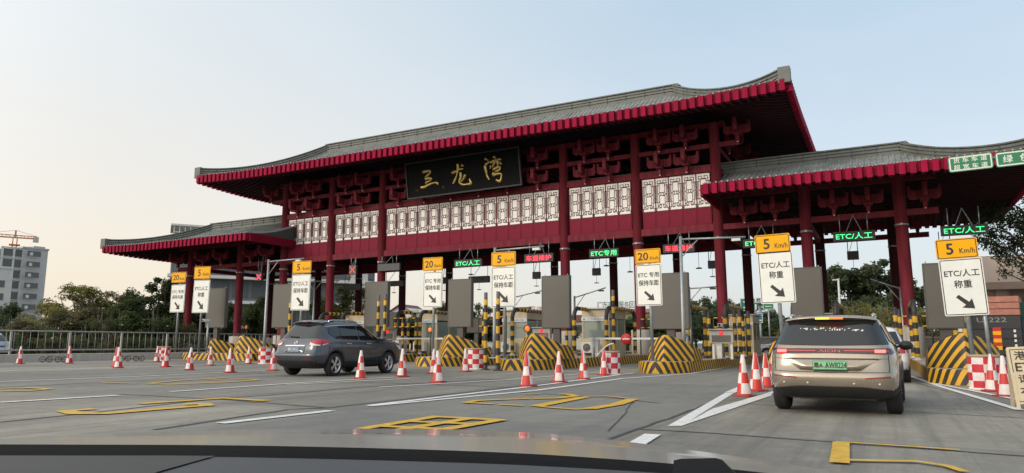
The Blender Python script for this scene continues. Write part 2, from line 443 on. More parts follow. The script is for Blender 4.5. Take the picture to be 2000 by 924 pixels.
    for has, left in ((h.hipL, True), (h.hipR, False)):
        if not has: continue
        rows = []
        for k in range(8):
            t = k/7
            rows.append([und(h.side(h.y0+(h.y1-h.y0)*j/20, min(t, h.ty(h.y0+(h.y1-h.y0)*j/20)), left), .34) for j in range(21)])
        so_.grid(rows, 0, True)
        nb = int((h.y1-h.y0)/.46)
        for i in range(nb):
            y = h.y0+(i+.5)/nb*(h.y1-h.y0); tm = min(.95, h.ty(y))
            pts = [und(h.side(y, tm*k/3, left), .43) for k in range(4)]
            for a, b in zip(pts, pts[1:]): so_.bar(a, b, .15, .18, 0)
    so_.add([(h.rx0-.3, h.ry0-.3, h.zr-.33), (h.rx1+.3, h.ry0-.3, h.zr-.33), (h.rx1+.3, h.ry1+.3, h.zr-.33), (h.rx0-.3, h.ry1+.3, h.zr-.33)], [(3, 2, 1, 0)])
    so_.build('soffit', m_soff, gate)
    if not (h.hipL and h.hipR):      # plain boarded end against the taller roof
        en = MB(); x = h.x1 if not h.hipR else h.x0; dx = .10 if not h.hipR else -.10
        en.box((x+dx*.5, (h.y0+h.y1)/2, h.ze-.32), (.14, h.y1-h.y0-.1, .62), 0)
        sec = [h.front(x, k/8, -1) for k in range(9)]+[h.front(x, k/8, 1) for k in range(8, -1, -1)]
        n_ = len(sec); sec = [(p.y, p.z-.03) for p in sec]
        en.prism(sec, x-.05, x+.05, 'YZ', 1)
        en.build('end_board', [m_crim2, m_ridgej], gate)

make_roof(Hip(-22.3, 22.1, -14.6, 14.7, 14.2, 17.0, .26))
make_roof(Hip(17.5, 32.7, 0, 27.3, 9.36, 11.38, .02, hipL=False, fh=.56))
make_roof(Hip(-33.65, -16.3, -28.0, 0, 9.38, 11.4, .16, hipR=False, fh=.56))

# ---- columns
main_x = [-17.35, -12.4, -7.45, 7.45, 12.4, 17.35]
wing_x = [-28.4, -22.3, 22.15, 26.85]
col_src = {}
def column(x, y, top, r=.31):
    key = (round(top, 1), y > 0)
    if key not in col_src:
        b = MB(); b.lathe([(r, .9), (r, top-.05), (r+.04, top-.05), (r+.04, top), (0, top)], 20)
        o = b.build('column', m_mar if y < 0 else mat('rear_column_shaded_maroon', (.050, .012, .016), .6, spec=.1, noise=.2, streak=True), gate)  # rear columns: shade under the roof put into a darker maroon
        p = MB(); p.lathe([(0, -.6), (.60, -.6), (.60, 1.72), (.56, 1.76), (0, 1.76)], 20); p.build('pedestal', m_conc, o)
        k = MB(); k.lathe([(r+.004, 7.02), (r+.03, 7.03), (r+.03, 7.12), (r+.004, 7.13)], 20); k.box((0, -r-.05, 7.07), (.12, .1, .09)); k.build('clamp_ring', m_steel, o)
        col_src[key] = o
    else: o = copy_tree(col_src[key], gate)
    o.location = (x, y, 0); return o
for x in main_x:
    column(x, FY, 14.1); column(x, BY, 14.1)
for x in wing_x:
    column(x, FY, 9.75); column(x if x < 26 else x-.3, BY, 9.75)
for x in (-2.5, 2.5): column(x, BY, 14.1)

# ---- beams and girders
bm = MB()
for y in (FY, BY):
    bm.box((0, y, 7.72), (34.9, .30, .42)); bm.box((0, y, 12.72), (37.6, .26, .28)); bm.box((0, y, 11.33), (34.9, .28, .40))
    bm.box((0, y, 14.0), (36, .3, .3))
for x in (-17.35, 17.35):
    bm.box((x, 0, 7.72), (.3, 9.2, .42)); bm.box((x, 0, 12.72), (.26, 9.2, .28)); bm.box((x, 0, 11.33), (.28, 9.2, .4))
bm.build('girder', m_mar, gate)
for a, b in ((17.5, 28.6), (-30.0, -17.5)):
    w = MB()
    for y in (FY, BY): w.box(((a+b)/2, y, 7.72), (b-a, .24, .32)); w.box(((a+b)/2, y, 9.55), (b-a, .24, .24))
    for x in ((22.15, 26.85) if a > 0 else (-22.3, -28.4)): w.box((x, 0, 7.72), (.24, 9.1, .32))
    w.build('wing_girder', m_mar, gate)
# ---- roof trusses, deck and added shade planes
tr = MB()
for x in [-17.3+2.47*k for k in range(15)]:
    tr.bar((x, FY+.1, 8.3), (x, BY-.1, 8.3), .16, .22); tr.bar((x, FY+.1, 8.2), (x, 0, 9.3), .1); tr.bar((x, 0, 9.3), (x, BY-.1, 8.2), .1)
    tr.bar((x, -7.2, 14.3), (x, -3, 16.2), .16, .2); tr.bar((x, FY, 13.9), (x, BY, 13.9), .2, .3); tr.bar((x, 7.2, 14.3), (x, 3, 16.2), .16, .2)
for y in (-3, -1.5, 0, 1.5, 3): tr.bar((-17.3, y, 8.24), (17.3, y, 8.24), .12, .16)
for sx in (1, -1):
    for k in range(4):
        x = sx*(19+k*2.6)
        tr.bar((x, FY, 9.4), (x, BY, 9.4), .18, .24); tr.bar((x, FY, 8.0), (x, 0, 9.3), .10); tr.bar((x, BY, 8.0), (x, 0, 9.3), .1)
    for y in (-2.4, 0, 2.4): tr.bar((sx*17.5, y, 9.1), (sx*28.5, y, 9.1), .14, .2)
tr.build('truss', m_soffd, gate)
ce = MB(); ce.box((0, 0, 8.62), (34.6, 9.1, .06)); ce.box((0, .2, 11.60), (34.6, 9.0, .06)); ce.box((1.5, 4.2, 12.8), (31.5, .1, 2.3)); ce.build('ceiling_and_shade_planes', m_soffd, gate)  # upper two dark planes are added, standing in for shade behind the brackets

# ---- lattice band: five panels to a bay
lat = MB(); w, hh = .985, 2.12
lat.box((0, .03, hh/2), (w, .06, hh), 0)
def fr(x0, z0, x1, z1, t=.026): lat.bar((x0, -.018, z0), (x1, -.018, z1), t, .03, 1) if abs(x1-x0) > 1e-6 else lat.box((x0, -.018, (z0+z1)/2), (t, .03, abs(z1-z0)), 1)
for z in (.02, hh-.02): lat.box((0, -.016, z), (w, .034, .03), 1)
for sx in (-1, 1):
    lat.box((sx*(w/2-.014), -.02, hh/2), (.030, .05, hh), 2)
    fr(sx*.33, .22, sx*.33, 1.93); fr(sx*.20, 1.18, sx*.20, 1.74); fr(sx*.20, .44, sx*.20, .98)
    for a, b in ((1.74, 1.96), (.98, 1.18), (.22, .44)): fr(sx*.08, a, sx*.08, b)
    for zc in (1.08, .33):
        fr(sx*.12, zc-.1, sx*.29, zc, .026); fr(sx*.12, zc+.1, sx*.29, zc, .026)
    for z in (1.62, .56): fr(sx*.20, z, sx*.46, z, .024)
    fr(sx*.41, .60, sx*.41, 1.60, .022)
    fr(sx*.08, .22, sx*.46, .22); fr(sx*.33, 1.93, sx*.08, 1.93); fr(sx*.42, .22, sx*.42, .02)
for z0, z1 in ((1.18, 1.74), (.44, .98)):
    fr(-.20, z0, .20, z0); fr(-.20, z1, .20, z1)
fr(-.33, 1.78, .33, 1.78, .026)
wal = MB(); wal.box((0, .02, .53), (w-.012, .05, 1.05), 0); wal.box((0, -.012, .53), (w-.14, .02, .93), 0)
lsrc = wsrc = None
bays = [(main_x[i], main_x[i+1], 15 if i == 2 else 5) for i in range(5)]
for a, b, n in bays:
    a2, b2 = a+.36, b-.36
    for k in range(n):
        x = a2+(b2-a2)*(k+.5)/n; sc = (b2-a2)/n/w
        if lsrc is None:
            lsrc = lat.build('lattice_panel', [m_lat, m_fret, m_mar], gate); wsrc = wal.build('wall_panel', m_mar2, gate); lo, wo = lsrc, wsrc
        else:
            lo = lsrc.copy(); COL.objects.link(lo); lo.parent = gate; wo = wsrc.copy(); COL.objects.link(wo); wo.parent = gate
        lo.location = (x, FY, 9.0); lo.scale = (sc, 1, 1); wo.location = (x, FY, 7.94); wo.scale = (sc, 1, 1)
rw = MB(); rw.box((0, BY, 9.5), (34.0, .08, 3.2)); rw.box((-17.35, 0, 9.5), (.08, 8.8, 3.2)); rw.box((17.35, 0, 9.5), (.08, 8.8, 3.2)); rw.build('rear_wall', m_mar2, gate)

# ---- bracket sets
br = MB()
arm = [(.12, .12), (.30, .03), (.52, .0), (.66, .03), (.75, .11), (.79, .24), (.79, .88), (.645, .88), (.645, .68), (.59, .61), (.44, .58), (.12, .60)]
br.prism(arm, -.12, .12, 'XZ', 0); br.prism([(-x, z) for x, z in reversed(arm)], -.12, .12, 'XZ', 0)
br.prism([(-y*1.15, z+.05) for y, z in reversed(arm)], -.12, .12, 'YZ', 0)
br.prism([(-.20, -.10), (.20, -.10), (.29, .2), (.29, .56), (-.29, .56), (-.29, .2)], -.26, .26, 'XZ', 0)
br.box((0, 0, -.30), (.20, .20, .42), 0); br.box((0, 0, -.19), (.26, .26, .06), 0); br.box((0, 0, -.49), (.13, .13, .06), 0)
bsrc = None
def bracket(x, y, z, rz=0):
    global bsrc
    if bsrc is None:
        bsrc = br.v = [(x*.98, y, z*.84) for x, y, z in br.v]; bsrc = o = br.build('bracket', m_mar, gate, bevel=.02)
        l = MB(); l.lathe([(0, -.50), (.045, -.49), (.05, -.44), (0, -.435)], 8); l.build('pendant_lamp', mat('lamp_lens', (.7, .7, .68), .3), o)
    else: o = copy_tree(bsrc, gate)
    o.location = (x, y, z); o.rotation_euler = (0, 0, rz)
xs = []
for i in range(5):
    a, b = main_x[i], main_x[i+1]; n = 6 if i == 2 else 2
    xs += [a+(b-a)*(k+1)/(n+1) if n == 2 else a+(b-a)*(k+.75)/(n+.5) for k in range(n)]
for x in xs:
    bracket(x, FY-.42, 11.64); bracket(x, FY-.42, 13.12)
for sx in (-1, 1):
    bracket(sx*18.75, FY-.3, 13.18)
    for y in (-2.4, .2, 2.8): bracket(sx*17.8, y, 13.18, sx*R(90))
wxs = [(17.35+22.15)/2-.85, (17.35+22.15)/2+.85, (22.15+26.85)/2-.85, (22.15+26.85)/2+.85, 28.0, -18.9, -20.7, -24.2, -26.4, -29.6]
for x in wxs:
    bracket(x, FY-.42, 8.28); bracket(x, BY+.42, 8.28, math.pi)
# ================================================================== ground, road, paint
def road_mat():
    m = bpy.data.materials.new('concrete_pavement'); m.use_nodes = True; n = m.node_tree; b = n.nodes['Principled BSDF']; LL = n.links.new
    t = n.nodes.new('ShaderNodeTexCoord')
    def noise(sc, det, rough=.6, mp=None):
        z = n.nodes.new('ShaderNodeTexNoise'); z.inputs['Scale'].default_value = sc; z.inputs['Detail'].default_value = det; z.inputs['Roughness'].default_value = rough
        if mp:
            q = n.nodes.new('ShaderNodeMapping'); q.inputs['Scale'].default_value = mp; LL(t.outputs['Object'], q.inputs[0]); LL(q.outputs[0], z.inputs[0])
        else: LL(t.outputs['Object'], z.inputs[0])
        return z.outputs[0]
    def rng(v, a, b_, c, d):
        q = n.nodes.new('ShaderNodeMapRange'); LL(v, q.inputs[0]); q.inputs[1].default_value = a; q.inputs[2].default_value = b_; q.inputs[3].default_value = c; q.inputs[4].default_value = d; return q.outputs[0]
    def mix(f, a, c):
        q = n.nodes.new('ShaderNodeMix'); q.data_type = 'RGBA'
        LL(f, q.inputs[0]) if not isinstance(f, float) else None
        for i, w in ((6, a), (7, c)):
            if isinstance(w, tuple): q.inputs[i].default_value = (*w, 1)
            else: LL(w, q.inputs[i])
        return q.outputs[2]
    c = mix(rng(noise(.22, 6, .6), .35, .65, 0, 1), (.205, .193, .165), (.34, .317, .268))
    c = mix(rng(noise(.5, 8, .7, (1.2, .10, 1)), .48, .75, 0, .72), c, (.112, .107, .097))       # tyre-polished lanes, along the road
    c = mix(rng(noise(1.0, 7, .72, (2.6, .07, 1)), .47, .66, 0, .7), c, (.120, .115, .104))      # tyre tracks
    c = mix(rng(noise(3.2, 8, .8), .40, .62, .28, 0), c, (.11, .107, .10))
    c = mix(rng(noise(1.6, 9, .75), .55, .8, 0, .55), c, (.36, .34, .30))
    c = mix(rng(noise(38, 3, .6), .45, .8, 0, .35), c, (.17, .165, .155))
    sx = n.nodes.new('ShaderNodeSeparateXYZ'); LL(t.outputs['Object'], sx.inputs[0])      # one lane resurfaced in a bluer, darker mix
    ba = rng(sx.outputs[0], -8.62, -8.55, 0, 1); bb = rng(sx.outputs[0], -2.95, -2.85, 1, 0); bm_ = n.nodes.new('ShaderNodeMath'); bm_.operation = 'MULTIPLY'; LL(ba, bm_.inputs[0]); LL(bb, bm_.inputs[1])
    c = mix(rng(bm_.outputs[0], 0, 1, 0, .55), c, (.172, .174, .168))
    c = mix(rng(noise(5.5, 2, .5), .70, .76, 0, .55), c, (.09, .085, .08))                       # oil drips
    # slab tint: every slab a little different
    s = n.nodes.new('ShaderNodeTexBrick'); s.inputs['Scale'].default_value = 1; s.inputs['Mortar Size'].default_value = .006; s.inputs['Brick Width'].default_value = 4.9; s.inputs['Row Height'].default_value = 5.2; s.offset = 0
    s.inputs['Color1'].default_value = (.80, .81, .83, 1); s.inputs['Color2'].default_value = (1.12, 1.10, 1.06, 1); s.inputs['Mortar'].default_value = (.45, .45, .45, 1)
    q = n.nodes.new('ShaderNodeMapping'); q.inputs['Location'].default_value = (2.75, 1.2, 0); LL(t.outputs['Object'], q.inputs[0]); LL(q.outputs[0], s.inputs[0])
    mm = n.nodes.new('ShaderNodeMix'); mm.data_type = 'RGBA'; mm.blend_type = 'MULTIPLY'; mm.inputs[0].default_value = 1; LL(c, mm.inputs[6]); LL(s.outputs[0], mm.inputs[7])
    # hairline cracks
    v = n.nodes.new('ShaderNodeTexVoronoi'); v.feature = 'DISTANCE_TO_EDGE'; v.inputs['Scale'].default_value = .33
    dz = n.nodes.new('ShaderNodeTexNoise'); dz.inputs['Scale'].default_value = 1.3; dz.inputs['Detail'].default_value = 6; LL(t.outputs['Object'], dz.inputs[0])
    vm = n.nodes.new('ShaderNodeVectorMath'); vm.operation = 'MULTIPLY_ADD'; LL(dz.outputs[1], vm.inputs[0]); vm.inputs[1].default_value = (1.5, 1.5, 0); LL(t.outputs['Object'], vm.inputs[2]); LL(vm.outputs[0], v.inputs[0])
    crk = rng(v.outputs[0], 0, .006, .55, 0)
    gate_ = rng(noise(.12, 2), .5, .62, 0, 1)
    cm = n.nodes.new('ShaderNodeMath'); cm.operation = 'MULTIPLY'; LL(crk, cm.inputs[0]); LL(gate_, cm.inputs[1])
    c = mix(cm.outputs[0], mm.outputs[2], (.07, .068, .065))
    LL(c, b.inputs['Base Color']); LL(rng(noise(2.2, 6), .3, .7, .62, .9), b.inputs['Roughness']); b.inputs['Specular IOR Level'].default_value = .35
    bp = n.nodes.new('ShaderNodeBump'); bp.inputs['Strength'].default_value = .25; bp.inputs['Distance'].default_value = .01; LL(noise(60, 4), bp.inputs['Height']); LL(bp.outputs[0], b.inputs['Normal'])
    return m
m_road = road_mat()
m_earth = mat('scrub_earth', (.10, .10, .06), .95, noise=.35, scale=.25)
m_paintw = mat('road_paint_white', (.66, .66, .64), .6, noise=.22, scale=7)
m_painty = mat('road_paint_yellow', (.58, .35, .028), .6, noise=.22, scale=8)
m_tar = mat('tar_seam', (.052, .050, .048), .75, noise=.25, scale=5)
g = MB(); g.add([(-1500, -300, -.06), (1500, -300, -.06), (1500, 2200, -.06), (-1500, 2200, -.06)], [(0, 1, 2, 3)]); tag(g.build('ground', m_earth), kind='structure')
g = MB(); xs_ = [-40.6+(40.6+13)*k/10 for k in range(11)]; ys_ = [-30+k*12 for k in range(21)]
g.grid([[(x, y, 0) for x in xs_] for y in ys_], 0, False); tag(g.build('road', m_road), kind='structure')

_z = [.004, .0105]
def ZT(): _z[0] += .0003; return _z[0]
def ZL(): _z[1] += .0003; return _z[1]
def ribbon(mb, pts, w, z, jit=0., cap=0.):
    """painted strip on the ground through photo points"""
    P = [G(*p) for p in pts]; Q = []
    for a, b in zip(P, P[1:]):
        n = max(1, int((b-a).length/(.35 if jit else 1.2)))
        Q += [a.lerp(b, k/n) for k in range(n)]
    Q.append(P[-1]); rows = []
    for i, q in enumerate(Q):
        d = (Q[min(i+1, len(Q)-1)]-Q[max(i-1, 0)]); d.z = 0; d.normalize(); u = Vector((d.y, -d.x, 0))
        j = u*rnd.uniform(-jit, jit); wl, wr_ = w/2*rnd.uniform(1-jit*6, 1+jit*6), w/2*rnd.uniform(1-jit*6, 1+jit*6)
        rows.append([(*(q+j-u*wl).xy, z), (*(q+j+u*wr_).xy, z)])
    mb.grid(rows, 0, False)
pw = MB()
for pts, w in (([(720, 793), (1010, 759), (1238, 729)], .16), ([(722, 794), (1050, 763), (1215, 740), (1350, 730), (1440, 714)], .16),
               ([(430, 828), (648, 803)], .20), ([(332, 766), (560, 750), (775, 737)], .16), ([(560, 752), (800, 740)], .13),
               ([(0, 787), (232, 773)], .20), ([(0, 746), (270, 736), (540, 723)], .16), ([(0, 725), (215, 719), (520, 708)], .14), ([(740, 757), (1000, 742), (1190, 726)], .12),
               ([(1240, 871), (1275, 850)], .20), ([(1425, 768), (1492, 738)], .22), ([(1506, 769.5), (1560, 752)], .2),
               ([(1760, 729), (1838, 756), (1992, 802)], .15), ([(1818, 748), (1990, 782)], .14), ([(1600, 735), (1570, 745)], .2)):
    ribbon(pw, pts, w, ZL())
pw.add([(*G(*q).xy, .008) for q in ((1304, 833), (1332, 833), (1434, 768), (1416, 768))], [(0, 1, 2, 3)])
pw.add([(*G(*q).xy, .0102) for q in ((1331, 833), (1508, 773), (1505, 766.5), (1390, 800))], [(0, 1, 2, 3)])
tag(pw.build('lane_lines', m_paintw), kind='structure')
py_ = MB()
for pts, w in (([(185, 800), (128, 804), (150, 809), (205, 809), (350, 797), (405, 793), (398, 790), (362, 791)], .30), ([(272, 790), (435, 779), (522, 784)], .26),
               ([(440, 739), (350, 744), (290, 750), (330, 752), (450, 747), (505, 743), (470, 741), (400, 743)], .2), ([(200, 748), (265, 750)], .12),
               ([(0, 760), (50, 758), (96, 761), (60, 764), (0, 765)], .2),
               ([(1046, 795), (1140, 777)], .26), ([(1140, 776.5), (1180, 774.5), (1224, 779)], .12), ([(1236, 780.5), (1206, 791), (1152, 800)], .24), ([(1160, 799.5), (1120, 801), (1075, 797.5), (1046, 794.5)], .13),
               ([(1021, 771.5), (1056, 770.5)], .16), ([(1095, 770.5), (1112, 772), (1124, 774.5), (1092, 779), (1040, 780)], .2), ([(908, 788), (932, 784), (974, 782), (1035, 780)], .17), ([(908, 788), (964, 790.5)], .15), ([(975, 791.5), (1022, 794)], .13),
               ([(706, 840), (856, 815)], .19), ([(850, 816), (984, 823)], .19), ([(978, 822), (830, 848)], .2), ([(917, 819.5), (745, 848)], .19), ([(800, 825.5), (938, 831)], .17), ([(745, 835), (880, 841.5)], .17),
               ([(1643, 867), (1640, 908)], .17), ([(1632, 866), (1875, 882)], .07), ([(1640, 902), (1790, 905), (1850, 914), (1885, 926)], .09)):
    ribbon(py_, pts, w, ZL())
tag(py_.build('speed_numbers', m_painty), kind='structure')
ts = MB()
for pts, w in (([(0, 825), (175, 807), (350, 787), (425, 779), (550, 770), (700, 757), (800, 750), (960, 741)], .09), ([(230, 770), (425, 780), (550, 790), (640, 797)], .07),
               ([(300, 840), (430, 820), (565, 800), (640, 797), (750, 785), (1000, 756), (1100, 746)], .09), ([(1150, 874), (1250, 837), (1350, 802), (1400, 782), (1440, 762), (1480, 742)], .065),
               ([(1250, 839), (1400, 847), (1600, 862), (1725, 870), (2000, 892)], .05), ([(1460, 789), (1750, 803), (2000, 817)], .04), ([(1000, 766), (1200, 778), (1290, 788)], .05),
               ([(0, 757), (300, 742), (540, 728)], .06), ([(1790, 748), (1850, 765)], .04), ([(660, 745), (860, 752), (1000, 757)], .06), ([(1190, 843), (1225, 800), (1240, 780)], .02), ([(1330, 880), (1500, 905), (1650, 925)], .03)):
    ribbon(ts, pts, w, ZT(), jit=.03)
tag(ts.build('tar_seams', m_tar), kind='structure')

# ================================================================== toll islands, crash mounds
m_kerb = stripe_mat('hazard_kerb', 1.0, .7, .40, dirt=.38)
m_mound = stripe_mat('hazard_mound', .9, 1.0, .40, dirt=.3)
m_topc = mat('island_top', (.30, .265, .215), .85, noise=.2, scale=1.5)
KH = .42
ISL = [  # centre X, nose Y, half width, label
    (-35.3, 29.8, 2.95, 'widest yellow and black striped toll island, at the far left by the railing'),
    (-30.3, 30.6, 1.0, 'toll island just right of the widest one, mostly hidden by cones and the grey SUV'),
    (-25.2, 27.8, 1.1, 'toll island behind the grey SUV with twin striped posts'),
    (-18.7, 27.4, 1.2, 'toll island at the foot of the 20 km/h sign right of the grey SUV'),
    (-13.3, 25.5, 1.05, 'toll island at the foot of the lane sign that stands between two striped posts'),
    (-7.5, 25.75, .96, 'toll island with a black arch on its nose at the middle right'),
    (-2.75, 24.2, .95, 'toll island hidden behind the champagne SUV'),
    (1.97, 22.7, .98, 'toll island at the right edge by the sandwich board')]
def island(cx, ny, hw, label):
    o = thing('toll_island', label, 'traffic island', (cx, ny, 0), 0, 'striped toll islands')
    n = 12; nose = []
    big = hw > 2
    for k in range(n+1):
        a = -1+2*k/n; nose.append((a*hw, (.18*abs(a)**6 if big else 1.05*abs(a)**2.2)))
    out_ = nose+[(hw, 36.), (-hw, 36.)]
    ys = [1.2+k*1.16 for k in range(31)]
    b = MB(); m = len(out_)
    b.add([(x, y, -.05) for x, y in out_]+[(x*.985, y+.03, KH-.03) for x, y in out_]+[(x*.965, y+.06, KH) for x, y in out_], [[i, (i+1) % m, (i+1) % m+m, i+m] for i in range(m)]+[[i+m, (i+1) % m+m, (i+1) % m+2*m, i+2*m] for i in range(m)], 0)
    b.build('kerb', m_kerb, o)
    t = MB(); t.add([(x*.96, y+.07, KH-.004) for x, y in out_], [list(range(m))], 0); t.build('top_slab', m_topc, o)
    return o
def mound(cx, y0, hw, H_, label, ln=2.5):
    o = thing('crash_mound', label, 'crash barrier', (cx, y0, KH), 0, 'striped crash mounds')
    na, nv = 24, 6; b = MB(); rows = []
    def hgt(a): return H_*(1-.42*abs(a)**1.6)
    for i in range(na+1):
        a = -1+2*i/na; y = 1.0*abs(a)**1.35
        rows.append([(a*hw*(1-.04*v/nv), y+(.30*(1-.5*abs(a)))*(v/nv)**1.3, hgt(a)*v/nv*1.0-(.0)) for v in range(nv+1)])
    # extend the flanks back
    left = []; right = []
    for k in (3, 2, 1):
        yy = 1.0+.3*.5+(ln-1.2)*k/3
        hh_ = hgt(1)*(1-.26*k/3)
        left.append([(-hw*(1-.04*v/nv), yy, hh_*v/nv) for v in range(nv+1)]); right.append([(hw*(1-.04*v/nv), yy, hh_*v/nv) for v in range(nv+1)])
    full = left+rows+right[::-1]
    b.grid([list(r_) for r_ in zip(*full)], 0, False)
    b.v = [tuple(p) for p in b.v]
    # rounded cap running back from the crest
    crest = [r_[-1] for r_ in full]; n = len(crest); capr = [crest]
    for k in range(1, 6):
        f = k/5; capr.append([(p[0]*(1-.0*f), p[1]+(ln-p[1])*f, hgt(1)*.74+(p[2]-hgt(1)*.74)*(1-f)**1.5) for p in crest])
    b.grid(capr, 0, True)
    b.build('shell', m_mound, o)
    return o
for a in ISL: island(*a)
mound(-36.7, 30.5, .95, .86, 'striped crash mound at the far left, half hidden behind its larger neighbour', 3)
mound(-33.9, 30.2, 1.35, 1.02, 'tall striped crash mound on the widest island at the far left')
mound(-30.3, 31.4, .85, .9, 'striped crash mound between the widest island and the grey SUV')
mound(-25.2, 28.7, .95, 1.0, 'striped crash mound hidden behind the grey SUV')
mound(-18.2, 28.4, 1.08, 1.04, 'striped crash mound right of the grey SUV, behind the checkered bin')
mound(-13.0, 26.6, 1.0, 1.04, 'striped crash mound just right of two tall striped posts')
mound(-7.45, 26.7, .90, .98, 'striped crash mound at the middle right, a grey sign pole against its ridge')
mound(-2.75, 25.1, .88, 1.0, 'striped crash mound peeking out left of the champagne SUV')
mound(1.97, 23.7, .92, .98, 'striped crash mound at the right edge behind the checkered barrel')
# ================================================================== hanging name board
def name_board():
    P0 = at(901, 340, 41.3)
    o = thing('name_board', 'big black board with three gold calligraphy characters under the main eave', 'sign board', (P0.x, 41.3, P0.z))
    o.rotation_euler = (R(9), -R(.9), 0)
    w, h = 9.15, 2.5
    b = MB(); b.box((0, .05, 0), (w, .10, h), 0)
    for k in range(46): b.box((-w/2+.2+k*(w-.4)/45, -.008, 0), (.09, .02, h-.1), 0)
    b.build('board', mat('board_black', (.005, .006, .007), .7, spec=.15, noise=.2), o)
    f = MB(); t = .09
    for z in (-h/2, h/2): f.box((0, 0, z), (w+t, .2, t))
    for x in (-w/2, w/2): f.box((x, 0, 0), (t, .2, h-t))
    f.build('frame', mat('board_frame', (.03, .033, .036), .6, noise=.1), o)
    gold = mat('gold_leaf', (.42, .31, .11), .36, .7, noise=.15, scale=5)
    chars = [[[(258, 414), (320, 402), (385, 394), (388, 428), (330, 480), (290, 512)], [(285, 548), (340, 530), (398, 537), (372, 575), (310, 600), (284, 622)], [(195, 692), (255, 692), (350, 645), (430, 615), (495, 618), (507, 650)]],
             [[(772, 442), (850, 412), (920, 375), (985, 366)], [(885, 270), (892, 340), (868, 450), (822, 560), (775, 642)], [(930, 430), (925, 520), (895, 612), (945, 656), (1040, 652), (1098, 638), (1072, 550)], [(1010, 470), (980, 540), (930, 600)], [(955, 300), (1002, 314)]],
             [[(1385, 185), (1442, 222)], [(1378, 300), (1430, 270), (1462, 240)], [(1372, 312), (1385, 420), (1395, 500), (1428, 582)], [(1540, 150), (1582, 188)], [(1470, 268), (1540, 228), (1620, 208), (1675, 206)], [(1560, 230), (1532, 300), (1500, 345)],
              [(1602, 222), (1606, 300), (1590, 330)], [(1480, 320), (1462, 375)], [(1640, 262), (1676, 302)], [(1510, 392), (1600, 352), (1642, 352), (1622, 402), (1540, 432)], [(1522, 442), (1510, 492), (1590, 470), (1652, 482), (1642, 552), (1610, 612), (1548, 576)]]]
    for ch in chars:
        mb = MB()
        for st in ch:
            pts = []
            for cx, cy_ in st:
                q = at(800+cx/9.238, 290+cy_/9.238, 41.3); pts.append(Vector((q.x-P0.x, -.05, (q.z-P0.z)*.96)))
            sm = []
            for i in range(len(pts)-1):      # Catmull-Rom
                p0, p1, p2, p3 = pts[max(i-1, 0)], pts[i], pts[i+1], pts[min(i+2, len(pts)-1)]
                for k in range(5):
                    t = k/5; sm.append(.5*((2*p1)+(p2-p0)*t+(2*p0-5*p1+4*p2-p3)*t*t+(3*p1-p0-3*p2+p3)*t**3))
            sm.append(pts[-1]); n = len(sm)
            rs = [.105*(.62+.55*abs(math.sin(1.2+3.4*i/n)))*(1 if i < n-3 else .62) for i in range(n)]
            mb.tube(sm, rs, 8, 0)
        mb.v = [(x, -.03+(y+.05)*.5-.02, z) for x, y, z in mb.v]
        mb.build('gilded_character', gold, o)
    s = MB()
    for x in (-3.6, 0, 3.6): s.bar((x, .1, h/2-.1), (x, .55, h/2+.55), .1); s.bar((x, .1, -h/2+.2), (x, 1.1, -h/2+.35), .1)
    s.build('support_arm', m_mar, o)
name_board()

# ================================================================== hanging lane displays
m_ledg = mat('led_green', (.02, .3, .1), .5, noise=0, emit=(.06, 1.0, .28), es=1.7)
m_ledr = mat('led_red', (.4, .02, .03), .5, noise=0, emit=(1.0, .03, .07), es=2.4)
m_ledr2 = mat('led_red_dim', (.3, .04, .03), .5, noise=0, emit=(.75, .09, .07), es=.8)
m_case = mat('display_case', (.018, .020, .020), .6, noise=.15)
m_caseg = mat('display_case_grey', (.055, .06, .065), .55, noise=.15)
def lane_display(px, py, txt, led, label, w=1.95, h=.5, case=None, Y=42.25, rod=.8, grp='hanging lane displays'):
    q = at(px, py, Y)
    o = thing('lane_display', label, 'lane display', (q.x, Y, q.z-h/2), 0, grp)
    b = MB(); b.box((0, 0, h/2), (w, .18, h)); b.ring(0, h/2, w-.02, h-.02, .03, .03, -.094); b.build('case', case or m_case, o, bevel=.01)
    if txt == 'X':
        t = MB(); s = h*.34
        for d in (1, -1):
            t.add([(-s*d-.06, -.10, h/2-s), (-s*d+.06, -.10, h/2-s), (s*d+.06, -.10, h/2+s), (s*d-.06, -.10, h/2+s)], [(0, 1, 2, 3) if d else (3, 2, 1, 0)])
        t.build('red_cross', led, o)
    elif txt:
        t = MB(); t.text(txt, 0, h/2, w*.86, h*.66, -.10, 0, .004); t.build('lettering', led, o)
    r = MB(); tp = h+rod
    for x in (-w*.33, w*.33): r.cyl((x, 0, h), (x, 0, tp), .025, 6)
    r.bar((-w*.18, 0, h), (0, .3, tp), .03); r.bar((w*.18, 0, h), (0, .3, tp), .03)
    r.build('hanger', m_steel, o)
lane_display(507, 541, 'X', m_ledr, 'bright red cross lane signal hanging under the left wing roof', .62, .62, m_caseg, rod=1.4)
lane_display(690, 527, 'X', m_ledr2, 'dull red cross lane signal hanging left of the blank grey display', .66, .72, m_caseg, rod=.6)
lane_display(760, 522, '', None, 'blank grey lane display hanging unlit under the main girder', 2.0, .52, m_caseg, rod=.6)
lane_display(915, 514, 'ETC/人工', m_ledg, 'green lit lane display leftmost of those showing letters', 2.2, .52, rod=.8)
lane_display(1053, 504, '车道维护', m_ledr, 'red lit lane display just left of a tall column, fully visible', 2.1, .56, rod=.8)
lane_display(1180, 494.5, 'ETC专用', m_ledg, 'green lit lane display with two Chinese characters and no slash', 1.95, .54, rod=.7)
lane_display(1326, 485, '车道维护', m_ledr, 'red lit lane display crossed by a grey lamp pole', 1.9, .52, rod=.7)
lane_display(1487, 474.5, 'ETC/人工', m_ledg, 'green lit lane display half hidden by a yellow 5 km/h plate', 2.0, .5, rod=.8)
